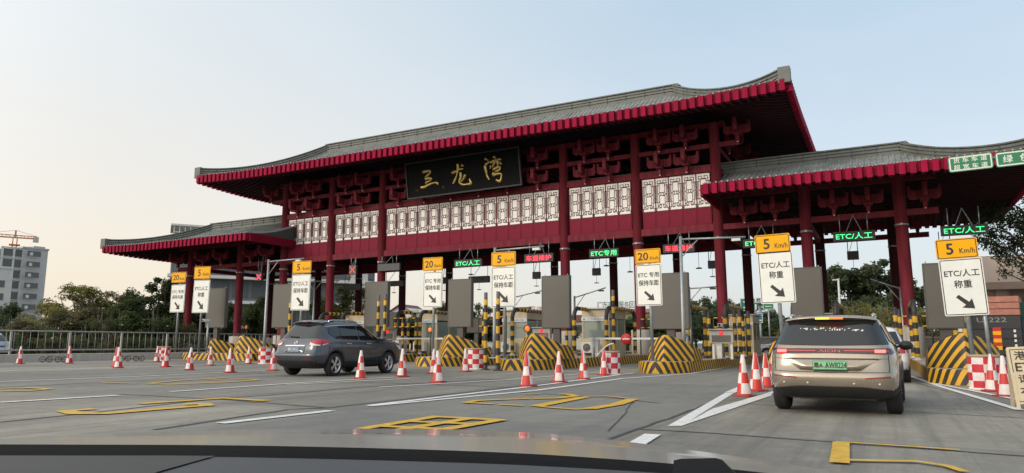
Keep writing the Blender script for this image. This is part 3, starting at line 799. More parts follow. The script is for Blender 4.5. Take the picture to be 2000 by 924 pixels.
lane_display(1668, 461, 'ETC/人工', m_ledg, 'green lit lane display hanging between the two right wing columns', 2.05, .52, rod=.95)
lane_display(1883, 449.5, 'ETC/人工', m_ledg, 'green lit lane display rightmost, hanging above a 5 km/h sign', 2.05, .50, rod=.95)

def hanging_box(px, py, Y, w, h, drop, label, name='hanging_camera', cat='camera'):
    q = at(px, py, Y); o = thing(name, label, cat, (q.x, Y, q.z-h/2), 0, 'boxes hung under the gate')
    b = MB(); b.box((0, 0, h/2), (w, .3, h)); b.box((0, -.16, h*.35), (w*.5, .06, h*.3)); b.build('case', m_dark, o, bevel=.015)
    r = MB()
    for x in (-w*.42, w*.42): r.cyl((x, 0, h), (x, 0, h+drop), .022, 6)
    r.bar((-w*.3, 0, h), (w*.1, 0, h+drop), .025)
    r.build('hanger', m_dark, o)
    l = MB(); l.cyl((0, 0, 0), (0, 0, -.5), .012, 6); l.lathe([(0, -.49), (.17, -.5), (.18, -.54), (0, -.56)], 12); l.build('pendant_antenna', m_caseg, o)
hanging_box(1048, 538, 46.5, .55, .5, .95, 'black camera box hanging left of the middle column')
hanging_box(1165, 531, 46.5, .55, .5, .95, 'black camera box hanging under the green display without slash')
hanging_box(1391, 517, 46.5, .5, .5, .95, 'black camera box hanging beside the thick column at the middle right')
hanging_box(1666, 499, 46.5, .62, .5, .75, 'black camera box hanging between the right wing columns in front of trees')
hanging_box(1846, 488, 46.5, .62, .5, .8, 'black camera box hanging left of the rightmost 5 km/h plate')
hanging_box(868, 548, 47, .4, .5, .8, 'small black camera box hanging by the 20 km/h sign right of the grey SUV')
hanging_box(688, 561, 47, 1.9, .5, 1.1, 'wide black box hanging between the left columns behind the grey SUV', 'hanging_display', 'display')
hanging_box(770, 554, 47, 1.9, .42, .9, 'wide black box hanging against bright sky left of the 20 km/h sign', 'hanging_display', 'display')
hanging_box(936, 546, 47, 1.75, .5, .9, 'wide black box hanging right of a brown panel near the middle', 'hanging_display', 'display')
def pend(px, py0, py1, Y, label):
    a, b = at(px, py0, Y), at(px, py1, Y); o = thing('pendant_lamp', label, 'lamp', (a.x, Y, b.z), 0, 'small pendant lamps under the gate')
    r = MB(); r.cyl((0, 0, .08), (0, 0, a.z-b.z), .012, 6); r.build('cord', m_dark, o)
    l = MB(); l.lathe([(0, .10), (.06, .09), (.2, .05), (.2, 0), (0, 0)], 12); l.build('shade', m_caseg, o)
pend(1184, 502, 520, 46, 'small pendant lamp just right of the box under the slashless green display')
pend(1230, 495, 532, 46, 'small pendant lamp left of the 20 km/h plate at the middle right')
pend(1364, 490, 525, 46, 'small pendant lamp right of the red display crossed by a pole')
pend(920, 515, 537, 46, 'small pendant lamp beneath the leftmost green lettered display')

# ================================================================== brown display panels standing on the islands
m_brown = mat('panel_brown_grey', (.090, .084, .072), .5, noise=.07, scale=.8)
m_brown2 = mat('panel_edge', (.06, .055, .05), .55, noise=.1)
def brown_panel(px0, px1, py0, py1, Y, label):
    a, b = at((px0+px1)/2, py0, Y), at((px0+px1)/2, py1, Y); w = at(px1, (py0+py1)/2, Y).x-at(px0, (py0+py1)/2, Y).x; w = min(w, 1.75)
    h = a.z-b.z; zb = b.z-KH
    o = thing('message_board', label, 'message board', (a.x, Y, KH), 0, 'blank brown display panels')
    p = MB(); p.box((0, .12, zb+h/2), (w, .24, h)); 
    p.ring(0, zb+h/2, w-.02, h-.02, .02, .035, -.005, 1); p.build('cabinet', [m_brown, m_brown2], o, bevel=.012)
    q = MB(); q.box((0, .2, zb/2+.1), (.34, .22, zb+.2)); q.box((0, .2, .02), (.5, .4, .04)); q.build('post', m_brown2, o)
    e = MB()
    for x in (-w*.4, w*.4): e.lathe([(.02, 0), (.02, .07), (0, .07)], 8, (x, .12, zb+h))
    e.build('lifting_eye', m_steel, o)
brown_panel(405, 442, 563, 640, 31.3, 'blank brown display panel leftmost, right of the left 5 km/h sign')
brown_panel(534, 575, 555, 640, 31.3, 'blank brown display panel left of the 5 km/h sign above the grey SUV')
brown_panel(713, 758, 550, 638, 31.3, 'blank brown display panel behind two striped posts right of the grey SUV')
brown_panel(875, 921, 545, 639, 31.3, 'blank brown display panel right of the 20 km/h sign near the middle')
brown_panel(1057, 1112, 538, 641, 31.0, 'blank brown display panel in front of the middle column, an orange lamp below')
brown_panel(1268, 1343, 533, 643, 30.8, 'blank brown display panel half behind the 20 km/h sign at the middle right')
brown_panel(1540, 1604, 522, 650, 29.2, 'blank brown display panel behind the champagne SUV')
brown_panel(1800, 1874, 513, 642, 27.0, 'blank brown display panel rightmost, left of the largest 5 km/h sign')

# ================================================================== lane signs
def lane_sign(px, Y, yel, whi, speed, lines, label, base_z=KH, lean=0., yaw=0., two=None):
    """yel / whi: pixel (x0, x1, y0, y1) of the yellow and white plates"""
    c = at((whi[0]+whi[1])/2, (whi[2]+whi[3])/2, Y)
    def dims(q):
        m_y = (q[2]+q[3])/2
        return at(q[1], m_y, Y).x-at(q[0], m_y, Y).x, at((q[0]+q[1])/2, q[2], Y).z-at((q[0]+q[1])/2, q[3], Y).z, at((q[0]+q[1])/2, m_y, Y)
    ww, wh, wc = dims(whi); yw, yh, yc = dims(yel)
    o = thing('lane_sign', label, 'road sign', (c.x, Y, base_z), yaw, 'speed and lane signs on poles')
    o.rotation_euler = (0, lean, yaw)
    zt = yc.z+yh/2-base_z
    p = MB(); p.cyl((.02, .09, 0), (.02, .09, zt-.15), .062, 14); p.box((.02, .09, .015), (.34, .34, .03))
    for k in range(4): p.cyl((.02+(-.12 if k % 2 else .12), .09+(-.12 if k > 1 else .12), .03), (.02+(-.12 if k % 2 else .12), .09+(-.12 if k > 1 else .12), .08), .018, 6)
    for z in (wc.z-base_z+wh*.3, wc.z-base_z-wh*.3, yc.z-base_z): p.box((.02, .05, z), (ww*.7, .04, .05))
    p.build('pole', m_steel, o)
    def plate(nm, w, h, cz, m_, cx=0.):
        b = MB(); b.rrect(cx, cz, w, h, .05, -.02, .02, 0); b.ring(cx, cz, w-.05, h-.05, .04, .022, -.0225, 1)
        return b.build(nm, [m_, m_black], o)
    y_ = plate('speed_plate', yw, yh, yc.z-base_z, m_signyel, yc.x-c.x)
    if two:
        p = MB(); p.cyl((two, .09, 0), (two, .09, wc.z-base_z), .05, 12); p.build('pole', m_steel, o)
    t = MB(); x0 = yc.x-c.x; z0 = yc.z-base_z
    if speed == '5': t.text('5', x0-yw*.17, z0, yw*.16, yh*.52, -.024, 0, .035); t.text('Km/h', x0+yw*.24, z0-yh*.12, yw*.36, yh*.26, -.024, 0, .01)
    else: t.text('20', x0-yw*.18, z0, yw*.40, yh*.50, -.024, 0, .03); t.text('Km/h', x0+yw*.26, z0-yh*.14, yw*.32, yh*.22, -.024, 0, .01)
    t.build('speed_lettering', m_black, y_)
    w_ = plate('lane_plate', ww, wh, wc.z-base_z, m_signwhite)
    t = MB(); z0 = wc.z-base_z
    t.text(lines[0], 0, z0+wh*.245, ww*.80, wh*.125, -.024, 0, .018)
    t.text(lines[1], 0, z0+wh*.05, ww*(.40 if len(lines[1]) == 2 else .78), wh*.135, -.024, 0, .018)
    t.build('lettering', m_black, w_)
    a = MB(); s = ww*.40; ax, az = .0, z0-wh*.26
    shaft = [(-.5, .33), (-.33, .5), (.22, -.02), (.40, .22), (.5, -.5), (-.22, -.40), (.02, -.22)]
    k = s
    a.add([(ax+x*k, -.0245, az+z*k*.95) for x, z in shaft], [(0, 1, 2, 6), (2, 3, 4), (2, 4, 6), (6, 4, 5)]); a.build('arrow', m_black, w_)
    return o
PUB, REST, WT = 'ETC 专用', '保持车距', '称重'
lane_sign(348, 31.5, (335, 362, 532, 552), (333, 360, 556, 610), '20', (PUB, REST), '20 km/h lane sign leftmost, beside the left wing column', 0, R(.5))
lane_sign(392, 29.8, (378, 409, 521, 545), (376, 407, 547, 611), '5', ('ETC/人工', WT), '5 km/h lane sign leftmost of the yellow 5s, on the widest island', KH, R(1))
lane_sign(588, 28.6, (570, 606, 510, 534), (568, 604, 536, 606), '5', ('ETC/人工', REST), '5 km/h lane sign standing above the roof of the grey SUV', KH, R(.8))
lane_sign(845, 27.7, (825, 863, 503, 529), (826, 863, 531, 600), '20', (PUB, REST), '20 km/h lane sign on the first island right of the grey SUV', KH, R(.5))
lane_sign(985, 26.3, (960, 1007, 492, 520), (960, 1007, 521, 600), '5', ('ETC/人工', REST), '5 km/h lane sign near the middle with a striped post before its arrow', KH, R(0))
lane_sign(1268, 25.9, (1242, 1292, 486, 515), (1244, 1294, 516, 597), '20', (PUB, REST), '20 km/h lane sign at the middle right, rightmost of the yellow 20s', KH, R(-.6))
lane_sign(1520, 24.6, (1481, 1550, 457, 494), (1487, 1556, 491, 592), '5', ('ETC/人工', WT), '5 km/h lane sign left above the champagne SUV', KH, R(-1.6))
lane_sign(1885, 23.4, (1837, 1920, 465, 505), (1845, 1932, 504, 616), '5', ('ETC/人工', WT), '5 km/h lane sign rightmost and largest, on the right edge island', KH, R(-2.2), R(2), two=.42)

# ================================================================== cones and checkered bins
m_cw = mat('cone_white', (.68, .62, .60), .5, noise=.12, scale=9)
m_cr = mat('cone_red', (.52, .035, .025), .45, noise=.15, scale=9)
m_cbase = mat('cone_base_red', (.36, .022, .02), .55, noise=.2, scale=9)
m_corange = mat('cone_tip_orange', (.72, .07, .025), .4, noise=.1)
cone_src = None
def cone(px, py, label, h=.87, tone=0):
    global cone_src
    q = G(px, py)
    if cone_src is None:
        o = thing('traffic_cone', label, 'traffic cone', (q.x, q.y, 0))
        b = MB(); lv = [.05, .27, .49, .69, .87]; rr = [.155, .124, .092, .062, .033]; seg = 20; zz = []; 
        for k in range(5): zz.append((rr[k], lv[k]))
        zz.append((0, .875))
        def mf(i, k): return 1 if i >= 4 else ((i+k//5) % 2 if i < 3 else (0 if k//5 != 1 else 1))
        b.lathe(zz, seg, mf=mf); b.build('body', [m_cw, m_cr], o)
        f = MB(); f.rrect(0, 0, .40, .40, .06, 0, .03); f.v = [(x, z, y) for x, y, z in f.v]; f.lathe([(.17, .03), (.155, .055)], 20); f.build('base', m_cbase, o)
        o2 = o; cone_src = o
    else: o2 = dup(cone_src, label, (q.x, q.y, 0))
    s = rnd.uniform(.97, 1.03); o2.scale = (s, s, s*h/.87); o2.rotation_euler = (R(rnd.uniform(-1.2, 1.2)), R(rnd.uniform(-1.5, 1.5)), R(rnd.choice((20, 60, 110, 150, 200, 245, 290))+rnd.uniform(-12, 12)))
    o2['group'] = 'red and white traffic cones'
for px, py, lb in (
    (38, 711, 'traffic cone leftmost in view, before the railing'),
    (135, 710, 'traffic cone second from the left, before the railing'),
    (231, 719, 'nearer traffic cone of the overlapping pair before the railing'),
    (226, 717, 'farther traffic cone of the overlapping pair before the railing'),
    (306, 707, 'traffic cone just left of the leftmost checkered bin'),
    (323, 717, 'traffic cone in front of the leftmost checkered bin'),
    (370, 723, 'traffic cone below the left wing column, left end of the widest island'),
    (410, 714, 'traffic cone at the middle of the widest striped island'),
    (449, 728, 'nearest traffic cone in front of the tall mound on the widest island'),
    (485, 711, 'traffic cone just left of the checkered bin beside the grey SUV'),
    (533, 724, 'traffic cone touching the rear left corner of the grey SUV'),
    (704, 740, 'traffic cone in front of the front door of the grey SUV'),
    (785, 736, 'traffic cone right ahead of the grey SUV bonnet'),
    (846, 730, 'farther traffic cone of the close pair ahead and right of the grey SUV'),
    (855, 747, 'nearer traffic cone of the close pair ahead and right of the grey SUV'),
    (909, 726, 'traffic cone just left of the middle checkered bin'),
    (1030, 755, 'traffic cone standing nearest at the middle, below the mound by two striped posts'),
    (1092, 747, 'second traffic cone of the row leading to the middle right bin'),
    (1140, 741, 'third traffic cone of the row leading to the middle right bin'),
    (1180, 733, 'traffic cone touching the left side of the middle right bin'),
    (1454, 774, 'largest traffic cone, leftmost of three beside the champagne SUV'),
    (1478, 764, 'middle traffic cone of three beside the champagne SUV'),
    (1498, 756, 'traffic cone next to the champagne SUV, farthest of the front three'),
    (1512, 744, 'traffic cone almost hidden behind the left flank of the champagne SUV'),
    (1939, 765, 'traffic cone leaning on the rightmost checkered barrel'),
    (1965, 775, 'traffic cone at the right edge beside the sandwich board')): cone(px, py, lb)

bin_src = None
def chk_bin(px, py, label, s=1.):
    global bin_src
    q = G(px, py)
    if bin_src is None:
        o = thing('checkered_bin', label, 'bin', (q.x, q.y, 0), 0, 'red and white checkered bins')
        b = MB(); b.lathe([(.34, .03), (.345, .23), (.35, .43), (.35, .63), (.345, .80)], 24, mf=lambda i, k: (i+k//3) % 2); b.lathe([(0, 0), (.36, 0), (.36, .05), (.34, .06)], 24, m=0); b.build('drum', [mat('bin_white', (.68, .62, .60), .5, noise=.15, scale=8), mat('bin_red', (.50, .02, .035), .5, noise=.15, scale=8)], o)
        r_ = MB(); r_.lathe([(.345, .80), (.36, .80), (.36, .85), (.33, .86), (.0, .83)], 24); r_.build('rim', mat('bin_rim', (.34, .27, .18), .8, noise=.2), o); bin_src = o
    else: o = dup(bin_src, label, (q.x, q.y, 0))
    o.rotation_euler = (0, 0, rnd.uniform(0, 6)); o.scale = (s, s, s)
chk_bin(320, 705, 'checkered bin leftmost, behind cones near the railing', .95)
chk_bin(518, 711, 'checkered bin between striped mounds and the grey SUV', .98)
chk_bin(929, 722, 'checkered bin left of two tall striped posts', 1.)
chk_bin(1193, 732, 'checkered bin at the middle right beside a cone, before the red stop disc', .95)
chk_bin(1926, 762, 'checkered bin rightmost, under the largest lane sign', .98)
# ================================================================== booths
m_cream = mat('booth_cream', (.46, .385, .26), .6, noise=.15, scale=2)
m_glassb = mat('booth_glass', (.16, .20, .18), .12, noise=.06, scale=1, spec=.8)
m_fasc = mat('booth_header', (.50, .55, .58), .4, noise=.06)
m_ac = mat('appliance_white', (.60, .59, .55), .5, noise=.1, scale=4)
m_text = mat('letter_grey', (.10, .12, .16), .6, noise=0)
def booth(cx, Y, label, text=True):
    o = thing('toll_booth', label, 'toll booth', (cx, Y, KH), 0, 'cream toll booths')
    w, d, h = 1.55, 2.7, 2.45
    b = MB(); b.box((0, d/2, .45), (w, d, .9)); b.box((0, d/2, 2.22), (w, d, .5))
    for x in (-w/2+.05, w/2-.05):
        for y in (.05, d/2, d-.05): b.box((x, y, 1.43), (.1, .1, 1.08))
    b.build('wall', m_cream, o, bevel=.015)
    g_ = MB(); g_.box((0, .035, 1.40), (w-.22, .02, 1.0)); g_.box((0, d-.035, 1.40), (w-.22, .02, 1.0))
    for s in (-1, 1):
        for y in (d*.25, d*.75): g_.box((s*(w/2-.035), y, 1.40), (.02, d/2-.12, 1.0))
    g_.build('window', m_glassb, o)
    r_ = MB(); r_.box((0, d/2, 2.50), (w+.3, d+.3, .07)); r_.build('roof', m_steel, o)
    f = MB(); f.box((0, -.03, 1.93), (w+.02, .05, .20)); hd = f.build('header_sign', m_fasc, o)
    t = MB(); t.text('广东高速公路', .08, 1.93, w*.66, .10, -.058); t.build('header_lettering', m_text, hd); t = MB(); t.lathe([(.0, -.058), (.05, -.058)], 12, (-w*.4, 0, 1.93), axis='Y'); t.build('emblem', m_text, hd)
    a = MB(); a.box((-.28, -.22, .42), (.82, .32, .56), 0); a.box((-.28, -.22, .11), (.7, .3, .06), 1)
    ac = a.build('air_conditioner', [m_ac, m_dark], o, bevel=.02)
    k = MB(); k.lathe([(0, -.385), (.06, -.395), (.065, -.386), (.21, -.386), (.215, -.39)], 24, (-.36, 0, .42), axis='Y')
    for i in range(8): k.bar((-.36, -.392, .42), (-.36+.21*math.cos(i*math.pi/4), -.392, .42+.21*math.sin(i*math.pi/4)), .012)
    k.build('fan_grille', mat('fan_grille', (.12, .12, .12), .6, noise=.1), ac)
for cx, lb in ((-30.6, 'cream toll booth behind the roof of the grey SUV'), (-24.6, 'cream toll booth left of the middle, behind the 20 km/h sign pole'), (-18.6, 'cream toll booth behind the middle brown panel, largely hidden'),
               (-13.75, 'cream toll booth right of the middle column, its white fan box in plain view'), (-8.3, 'far cream toll booth just right of the thick column base'), (-3.4, 'far cream toll booth behind the brown panel by the champagne SUV')):
    booth(cx, 36.8 if cx < -26 else (36.2 if cx < -10 else 48.2), lb)

# ================================================================== striped guard hoops and posts
m_by = mat('band_yellow', (.56, .32, .02), .45, noise=.2, scale=9)
m_bk = mat('band_black', (.022, .020, .020), .5, noise=.2, scale=9)
def banded(mb, pts, r, band=.25, seg=12, first=1, black_tail=0.):
    P = [Vector(p) for p in pts]; out_ = [P[0]]; ms = []; acc = 0; cur = first
    for a, b in zip(P, P[1:]):
        L = (b-a).length; d = (b-a)/L; s = 0
        while L-s > 1e-6:
            st = min(band-acc, L-s); s += st; acc += st; out_.append(a+d*s); ms.append(cur)
            if acc >= band-1e-6: acc = 0; cur = 1-cur
    mb.tube(out_, r, seg, ms)
hoop_src = None
def hoop(cx, Y, label, ln=4.6, h=2.5):
    global hoop_src
    if hoop_src is None:
        o = thing('guard_hoop', label, 'guard hoop', (cx, Y, KH), 0, 'striped guard hoops round the booths')
        b = MB(); r = .105
        banded(b, [(0, 0, .0), (0, 0, h-.55)], r, .26, 12, 0); banded(b, [(0, ln, 0), (0, ln, h-.55)], r, .26, 12, 0)
        arc = [(0, .5-.5*math.cos(R(a)), h-.55+.5*math.sin(R(a))) for a in range(0, 91, 15)]; b.tube([(0, 0, h-.56)]+arc, r*1.02, 12, 1)
        arc = [(0, ln-.5+.5*math.cos(R(a)), h-.55+.5*math.sin(R(a))) for a in range(0, 91, 15)]; b.tube([(0, ln, h-.56)]+arc, r*1.02, 12, 1)
        banded(b, [(0, .49, h-.05), (0, ln-.49, h-.05)], r, .2, 12, 1)
        b.build('pipe', [m_by, m_bk], o)
        for y in (0, ln): f = MB(); f.lathe([(.2, 0), (.2, .03), (.11, .05), (.11, .12)], 12, (0, y, 0)); f.build('foot', m_conc, o)
        hoop_src = o
    else: o = dup(hoop_src, label, (cx, Y, KH))
for cx, l0 in ((-30.5, 'round the booth behind the grey SUV'), (-24.7, 'round the booth left of the middle'), (-18.7, 'round the booth behind the middle brown panel'),
               (-13.35, 'round the booth right of the middle column'), (-7.5, 'by the cabinet with a red dot'), (-2.75, 'behind the champagne SUV'), (2.0, 'beside the rightmost column')):
    hoop(cx-.88, 34.4, ('left guard hoop '+l0)); hoop(cx+.88, 34.4, ('right guard hoop '+l0))
post_src = None
def striped_post(px, Y, ptop, label, zb=0.):
    global post_src
    q = at(px, ptop, Y); h = q.z-zb
    if post_src is None:
        o = thing('striped_post', label, 'bollard', (q.x, Y, zb), 0, 'tall striped posts'); b = MB(); banded(b, [(0, 0, .02), (0, 0, 2.86)], .08, .29, 14, 1); b.build('pipe', [m_by, m_bk], o)
        c = MB(); c.lathe([(.075, 2.86), (.075, 3.15), (0, 3.16)], 14); c.build('cap', mat('post_cap', (.11, .10, .09), .6), o)
        f = MB(); f.lathe([(.19, 0), (.19, .03), (.09, .06), (.09, .22)], 14); f.build('foot', m_bk, o); post_src = o
    else: o = dup(post_src, label, (q.x, Y, zb))
    o.scale = (1, 1, h/3.16)
striped_post(949, 25.3, 571, 'left one of the two tall striped posts near the middle')
striped_post(973, 25.0, 569, 'tall striped post in front of the arrow of the middle 5 km/h sign')
striped_post(1197, 33.5, 566, 'tall striped post in front of the booth with the white fan box', KH)
striped_post(568, 29.6, 580, 'tall striped post left of the arrow above the grey SUV')
striped_post(740, 30.2, 576, 'left striped post before the brown panel right of the grey SUV', 0.)
striped_post(753, 30.0, 574, 'right striped post before the brown panel right of the grey SUV', 0.)
short_src = None
def short_post(px, Y, label, grp='short striped posts on the toll islands'):
    global short_src
    q = at(px, 665, Y)
    if short_src is None:
        o = thing('striped_post', label, 'bollard', (q.x, Y, KH), 0, grp); b = MB(); banded(b, [(0, 0, .02), (0, 0, 2.1)], .085, .26, 12, 0); b.lathe([(.085, 2.1), (.07, 2.16), (0, 2.19)], 12, m=1); b.build('pipe', [m_by, m_bk], o)
        f = MB(); f.lathe([(.2, 0), (.2, .03), (.105, .06), (.105, .1)], 12); f.build('foot', m_bk, o); short_src = o
    else: o = dup(short_src, label, (q.x, Y, KH))
    return o
for px, Y in ((772, 36.5), (786, 35.8), (797, 36.2), (812, 35.6)): short_post(px, Y, 'short striped post in the dense cluster just right of the grey SUV bonnet')
for px, Y in ((1378, 33.0), (1386, 34.6)): short_post(px, Y, 'short striped post left of the cabinet with a red dot')
for px, Y in ((1436, 33.5), (1446, 33.0), (1463, 35)): short_post(px, Y, 'short striped post right of the cabinet with a red dot')
short_post(1107, 36, 'short striped post just left of the middle column base')
for px, Y in ((1752, 33.5), (1760, 35.5)): short_post(px, Y, 'short striped post left of the rightmost column base')
short_post(652, 37, 'short striped post above the rear of the grey SUV roof')
rail_src = None
def guard_rail(cx, Y, w, label):
    global rail_src
    if rail_src is None:
        o = thing('striped_rail', label, 'guard rail', (cx, Y, KH), 0, 'thin striped rails between the guard hoops'); b = MB()
        for z in (1.55, 2.05): banded(b, [(-.86, 0, z), (.86, 0, z)], .035, .22, 8, 0)
        for x in (-.86, .86): b.cyl((x, 0, 0), (x, 0, 2.1), .04, 8, 1)
        b.build('rail', [m_by, m_bk], o); rail_src = o
    else: o = dup(rail_src, label, (cx, Y, KH))
for cx, Y, lb in ((-7.5, 40.2, 'thin striped rail across the column behind the red dot cabinet'), (-11.9, 41, 'thin striped rail right of the red stop disc'), (1.2, 41.3, 'thin striped rail in front of the rightmost column'), (-24.7, 34.2, 'thin striped rail before the booth left of the middle'), (-19, 34.3, 'thin striped rail behind the middle brown panel')): guard_rail(cx, Y, 1.7, lb)

# ================================================================== barriers, cabinets, lamps, cameras
m_arm = mat('barrier_white', (.66, .66, .64), .4, noise=.08)
def barrier(x, Y, ln, label, disc=True, rz=0.):
    o = thing('barrier_gate', label, 'barrier', (x, Y, KH), rz, 'lane barriers')
    b = MB(); b.box((0, 0, .45), (.34, .3, .9)); b.build('cabinet', m_ac, o, bevel=.02)
    a = MB(); a.bar((-.3, -.2, .88), (ln, -.2, .88), .05, .09); a.build('arm', m_arm, o)
    if disc:
        d = MB(); d.lathe([(0, -.03), (.25, -.03), (.26, 0), (.25, .03), (0, .03)], 24, (ln*.42, -.27, .86), axis='Y'); dd = d.build('stop_disc', m_red, o)
        k = MB(); k.box((ln*.42, -.305, .86), (.34, .01, .06)); k.build('white_bar', m_arm, dd)
    if disc:
        k = MB(); k.tube([(.2+.09*i, -.5, .02+.62*math.sin(R(9*i))) for i in range(11)], .035, 8); k.build('bent_pipe', m_arm, o)
        k = MB(); k.cyl((.1, -.5, -.02), (.1, -.5, .95), .05, 10); k.build('stand', m_steel, o)
barrier(-12.6, 33.2, 3.9, 'white lane barrier with a round red stop disc at the middle right')
barrier(-25.2, 34.2, 3.6, 'plain white lane barrier left of the middle', False)
m_reddot = mat('red_dot', (.6, .03, .04), .4, noise=0, emit=(1, .03, .05), es=.8)
def cabinet(px, Y, py0, py1, w, label, zb=KH, txt=False):
    q0, q1 = at(px, py0, Y), at(px, py1, Y); h = q0.z-q1.z
    o = thing('control_cabinet', label, 'control cabinet', (q0.x, Y, zb), 0, 'grey lane control cabinets'); z0 = q1.z-zb
    b = MB(); b.box((0, .12, z0+h/2), (w, .24, h)); b.box((0, .08, z0+h+.03), (w+.06, .4, .05)); b.build('case', mat('cabinet_grey', (.34, .34, .31), .5, noise=.12, scale=3), o, bevel=.015)
    s = MB(); s.box((0, -.006, z0+h*.36), (w*.80, .012, h*.52)); sc = s.build('screen', m_brown, o)
    if txt:
        t = MB(); t.text('车道维护', 0, z0+h*.42, w*.62, .10, -.016); t.text('请绕行', 0, z0+h*.24, w*.5, .09, -.016); t.build('screen_lettering', m_ledr2, sc)
    d = MB(); d.lathe([(0, -.015), (.095, -.015), (.1, 0)], 16, (0, 0, z0+h*.80), axis='Y'); d.build('red_light', m_reddot, o)
    l = MB()
    for x in (-w*.36, w*.40): l.box((x, .12, z0/2), (.10, .10, z0))
    l.box((-w*.1, .1, z0*.45), (.2, .15, z0*.8)); l.build('leg', m_ac, o)
cabinet(1408, 31.6, 645, 671, 1.0, 'grey control cabinet with a red dot and blank screen, middle right')
cabinet(1057, 32.2, 641, 665, .95, 'grey control cabinet with red letters under the orange lamp panel', KH, True)
cabinet(757, 32.5, 644, 664, .9, 'grey control cabinet ahead of the grey SUV roof line')
m_or = mat('orange_lens', (.8, .22, .03), .3, noise=0, emit=(1, .22, .03), es=.35)
def round_lamp(px, py, Y, r, label, m_=None):
    q = at(px, py, Y); o = thing('warning_lamp', label, 'lamp', (q.x, Y, KH), 0, 'round orange warning lamps'); z = q.z-KH
    a = MB(); a.lathe([(0, -.02), (r*.7, -.03), (r*.8, -.01)], 20, (0, 0, z), axis='Y'); a.build('lens', m_ or m_or, o)
    b = MB(); b.lathe([(r*.8, -.03), (r, -.05), (r*1.02, .03), (r*.9, .1), (0, .1)], 20, (0, 0, z), axis='Y'); b.cyl((0, .06, 0), (0, .06, z), .04, 8); b.build('housing', m_brown2, o)
round_lamp(840, 644, 30.4, .15, 'orange warning lamp left of a brown panel, above the mound right of the grey SUV')
round_lamp(1030, 642, 29.0, .17, 'orange warning lamp above the mound by the two striped posts')
round_lamp(481, 639, 33, .14, 'dim orange warning lamp beside the second left wing column')
def pole_arm(px, ptop, Y, arms, label, zb=KH, r=.075, z_arm=-.12):
    q = at(px, ptop, Y); o = thing('lamp_pole', label, 'pole', (q.x, Y, zb), 0, 'grey poles with side arms'); h = q.z-zb
    b = MB(); b.tube([(0, 0, 0), (0, 0, 1.2), (0, 0, h)], [r*1.15, r*1.1, r*.85], 12); b.box((0, 0, .02), (.36, .36, .04)); b.build('mast', m_steel, o)
    for p2 in arms:
        e = at(p2[0], p2[1], Y); dx, dz = e.x-q.x, e.z-q.z
        a = MB(); a.cyl((0, 0, h+z_arm), (dx, 0, h+dz), .04, 8); s = 1 if dx > 0 else -1; a.cyl((0, 0, h-.9), (s*.75, 0, h+z_arm+(dz-z_arm)*.75/abs(dx)), .025, 8)
        ao = a.build('arm', m_steel, o)
        c = MB(); c.box((dx*.86, -.02, h+dz*.86+z_arm*.14-.10), (.34, .16, .10)); c.build('camera_head', m_ac if len(p2) < 3 else m_dark, ao)
pole_arm(525, 507, 29.3, [(594, 505)], 'grey pole with a side arm above the left of the grey SUV')
pole_arm(967, 484, 27.6, [(1062, 481)], 'grey pole with a side arm behind the middle 5 km/h sign')
pole_arm(1329, 462, 29.8, [(1456, 463)], 'tallest grey pole with a long side arm, its arm crossing the thick column')
pole_arm(615, 547, 44.5, [(560, 552), (662, 548)], 'far grey pole with two arms behind the 5 km/h sign above the grey SUV')
pole_arm(1346, 560, 44.0, [(1400, 560, 1)], 'dark far pole with one arm just right of the tallest grey pole')
pole_arm(1122, 578, 44.0, [(1183, 562, 1)], 'dark far pole with a lamp arm right of the middle column')
pole_arm(1003, 578, 46.0, [(1058, 568, 1)], 'dark far pole with a lamp arm left of the middle column')
pole_arm(1758, 560, 47.0, [(1700, 545, 1)], 'dark far pole beside the rightmost columns')
def cctv(px, ptop, Y, label, zb=KH):
    q = at(px, ptop, Y); o = thing('security_camera', label, 'camera', (q.x, Y, zb), 0, 'small cameras on posts'); h = q.z-zb
    b = MB(); b.cyl((0, 0, 0), (0, 0, h-.05), .06, 10); b.box((0, 0, .015), (.26, .26, .03)); b.build('post', m_steel, o)
    c = MB()
    c.box((-.07, -.1, h), (.17, .42, .15)); c.build('camera_body', m_white, o, bevel=.02)
    l = MB(); l.lathe([(0, -.325), (.06, -.32), (.06, -.31)], 12, (-.07, 0, h), axis='Y'); l.build('lens', m_black, o)
cctv(407, 626, 29.2, 'white camera on a thin post before the widest island mounds')
cctv(1411, 635, 33.2, 'white camera above the red dot cabinet', KH)
cctv(1342, 650, 33, 'white dome camera low beside the tallest grey pole', KH)

# ================================================================== overhead green signs, sandwich board, railing
m_green = mat('sign_green', (.012, .17, .085), .4, noise=.06)
m_gw = mat('sign_letter_white', (.66, .70, .60), .4, noise=.03)
def green_sign(px0, px1, py0, py1, Y, lines, label, wfix=None):
    a, b = at(px0, (py0+py1)/2, Y), at(px1, (py0+py1)/2, Y); w = wfix or b.x-a.x; h = at(px0, py0, Y).z-at(px0, py1, Y).z
    o = thing('direction_sign', label, 'road sign', (a.x, Y, a.z), 0, 'green overhead lane signs'); o.rotation_euler = (0, -R(1.6), 0)
    p = MB(); p.rrect(w/2, 0, w, h, .07, -.03, .03, 0); p.ring(w/2, 0, w-.05, h-.05, .06, .04, -.033, 1); pl = p.build('plate', [m_green, m_gw], o)
    t = MB()
    for i, ln in enumerate(lines):
        n = len(lines); zz = (0 if n == 1 else (.22 if i == 0 else -.22)*h); hh = h*(.5 if n == 1 else .32); st = (w-.22)/len(ln)
        for k, chh in enumerate(ln): t.text(chh, .11+st*(k+.5), zz, min(st*.76, hh*1.05), hh, -.036, 0, .02)
    t.build('lettering', m_gw, pl)
    s = MB()
    for x in (.3, w-.3): s.box((x, .07, 0), (.08, .08, h*.9))
    s.build('bracket', m_steel, o); return a, w, h
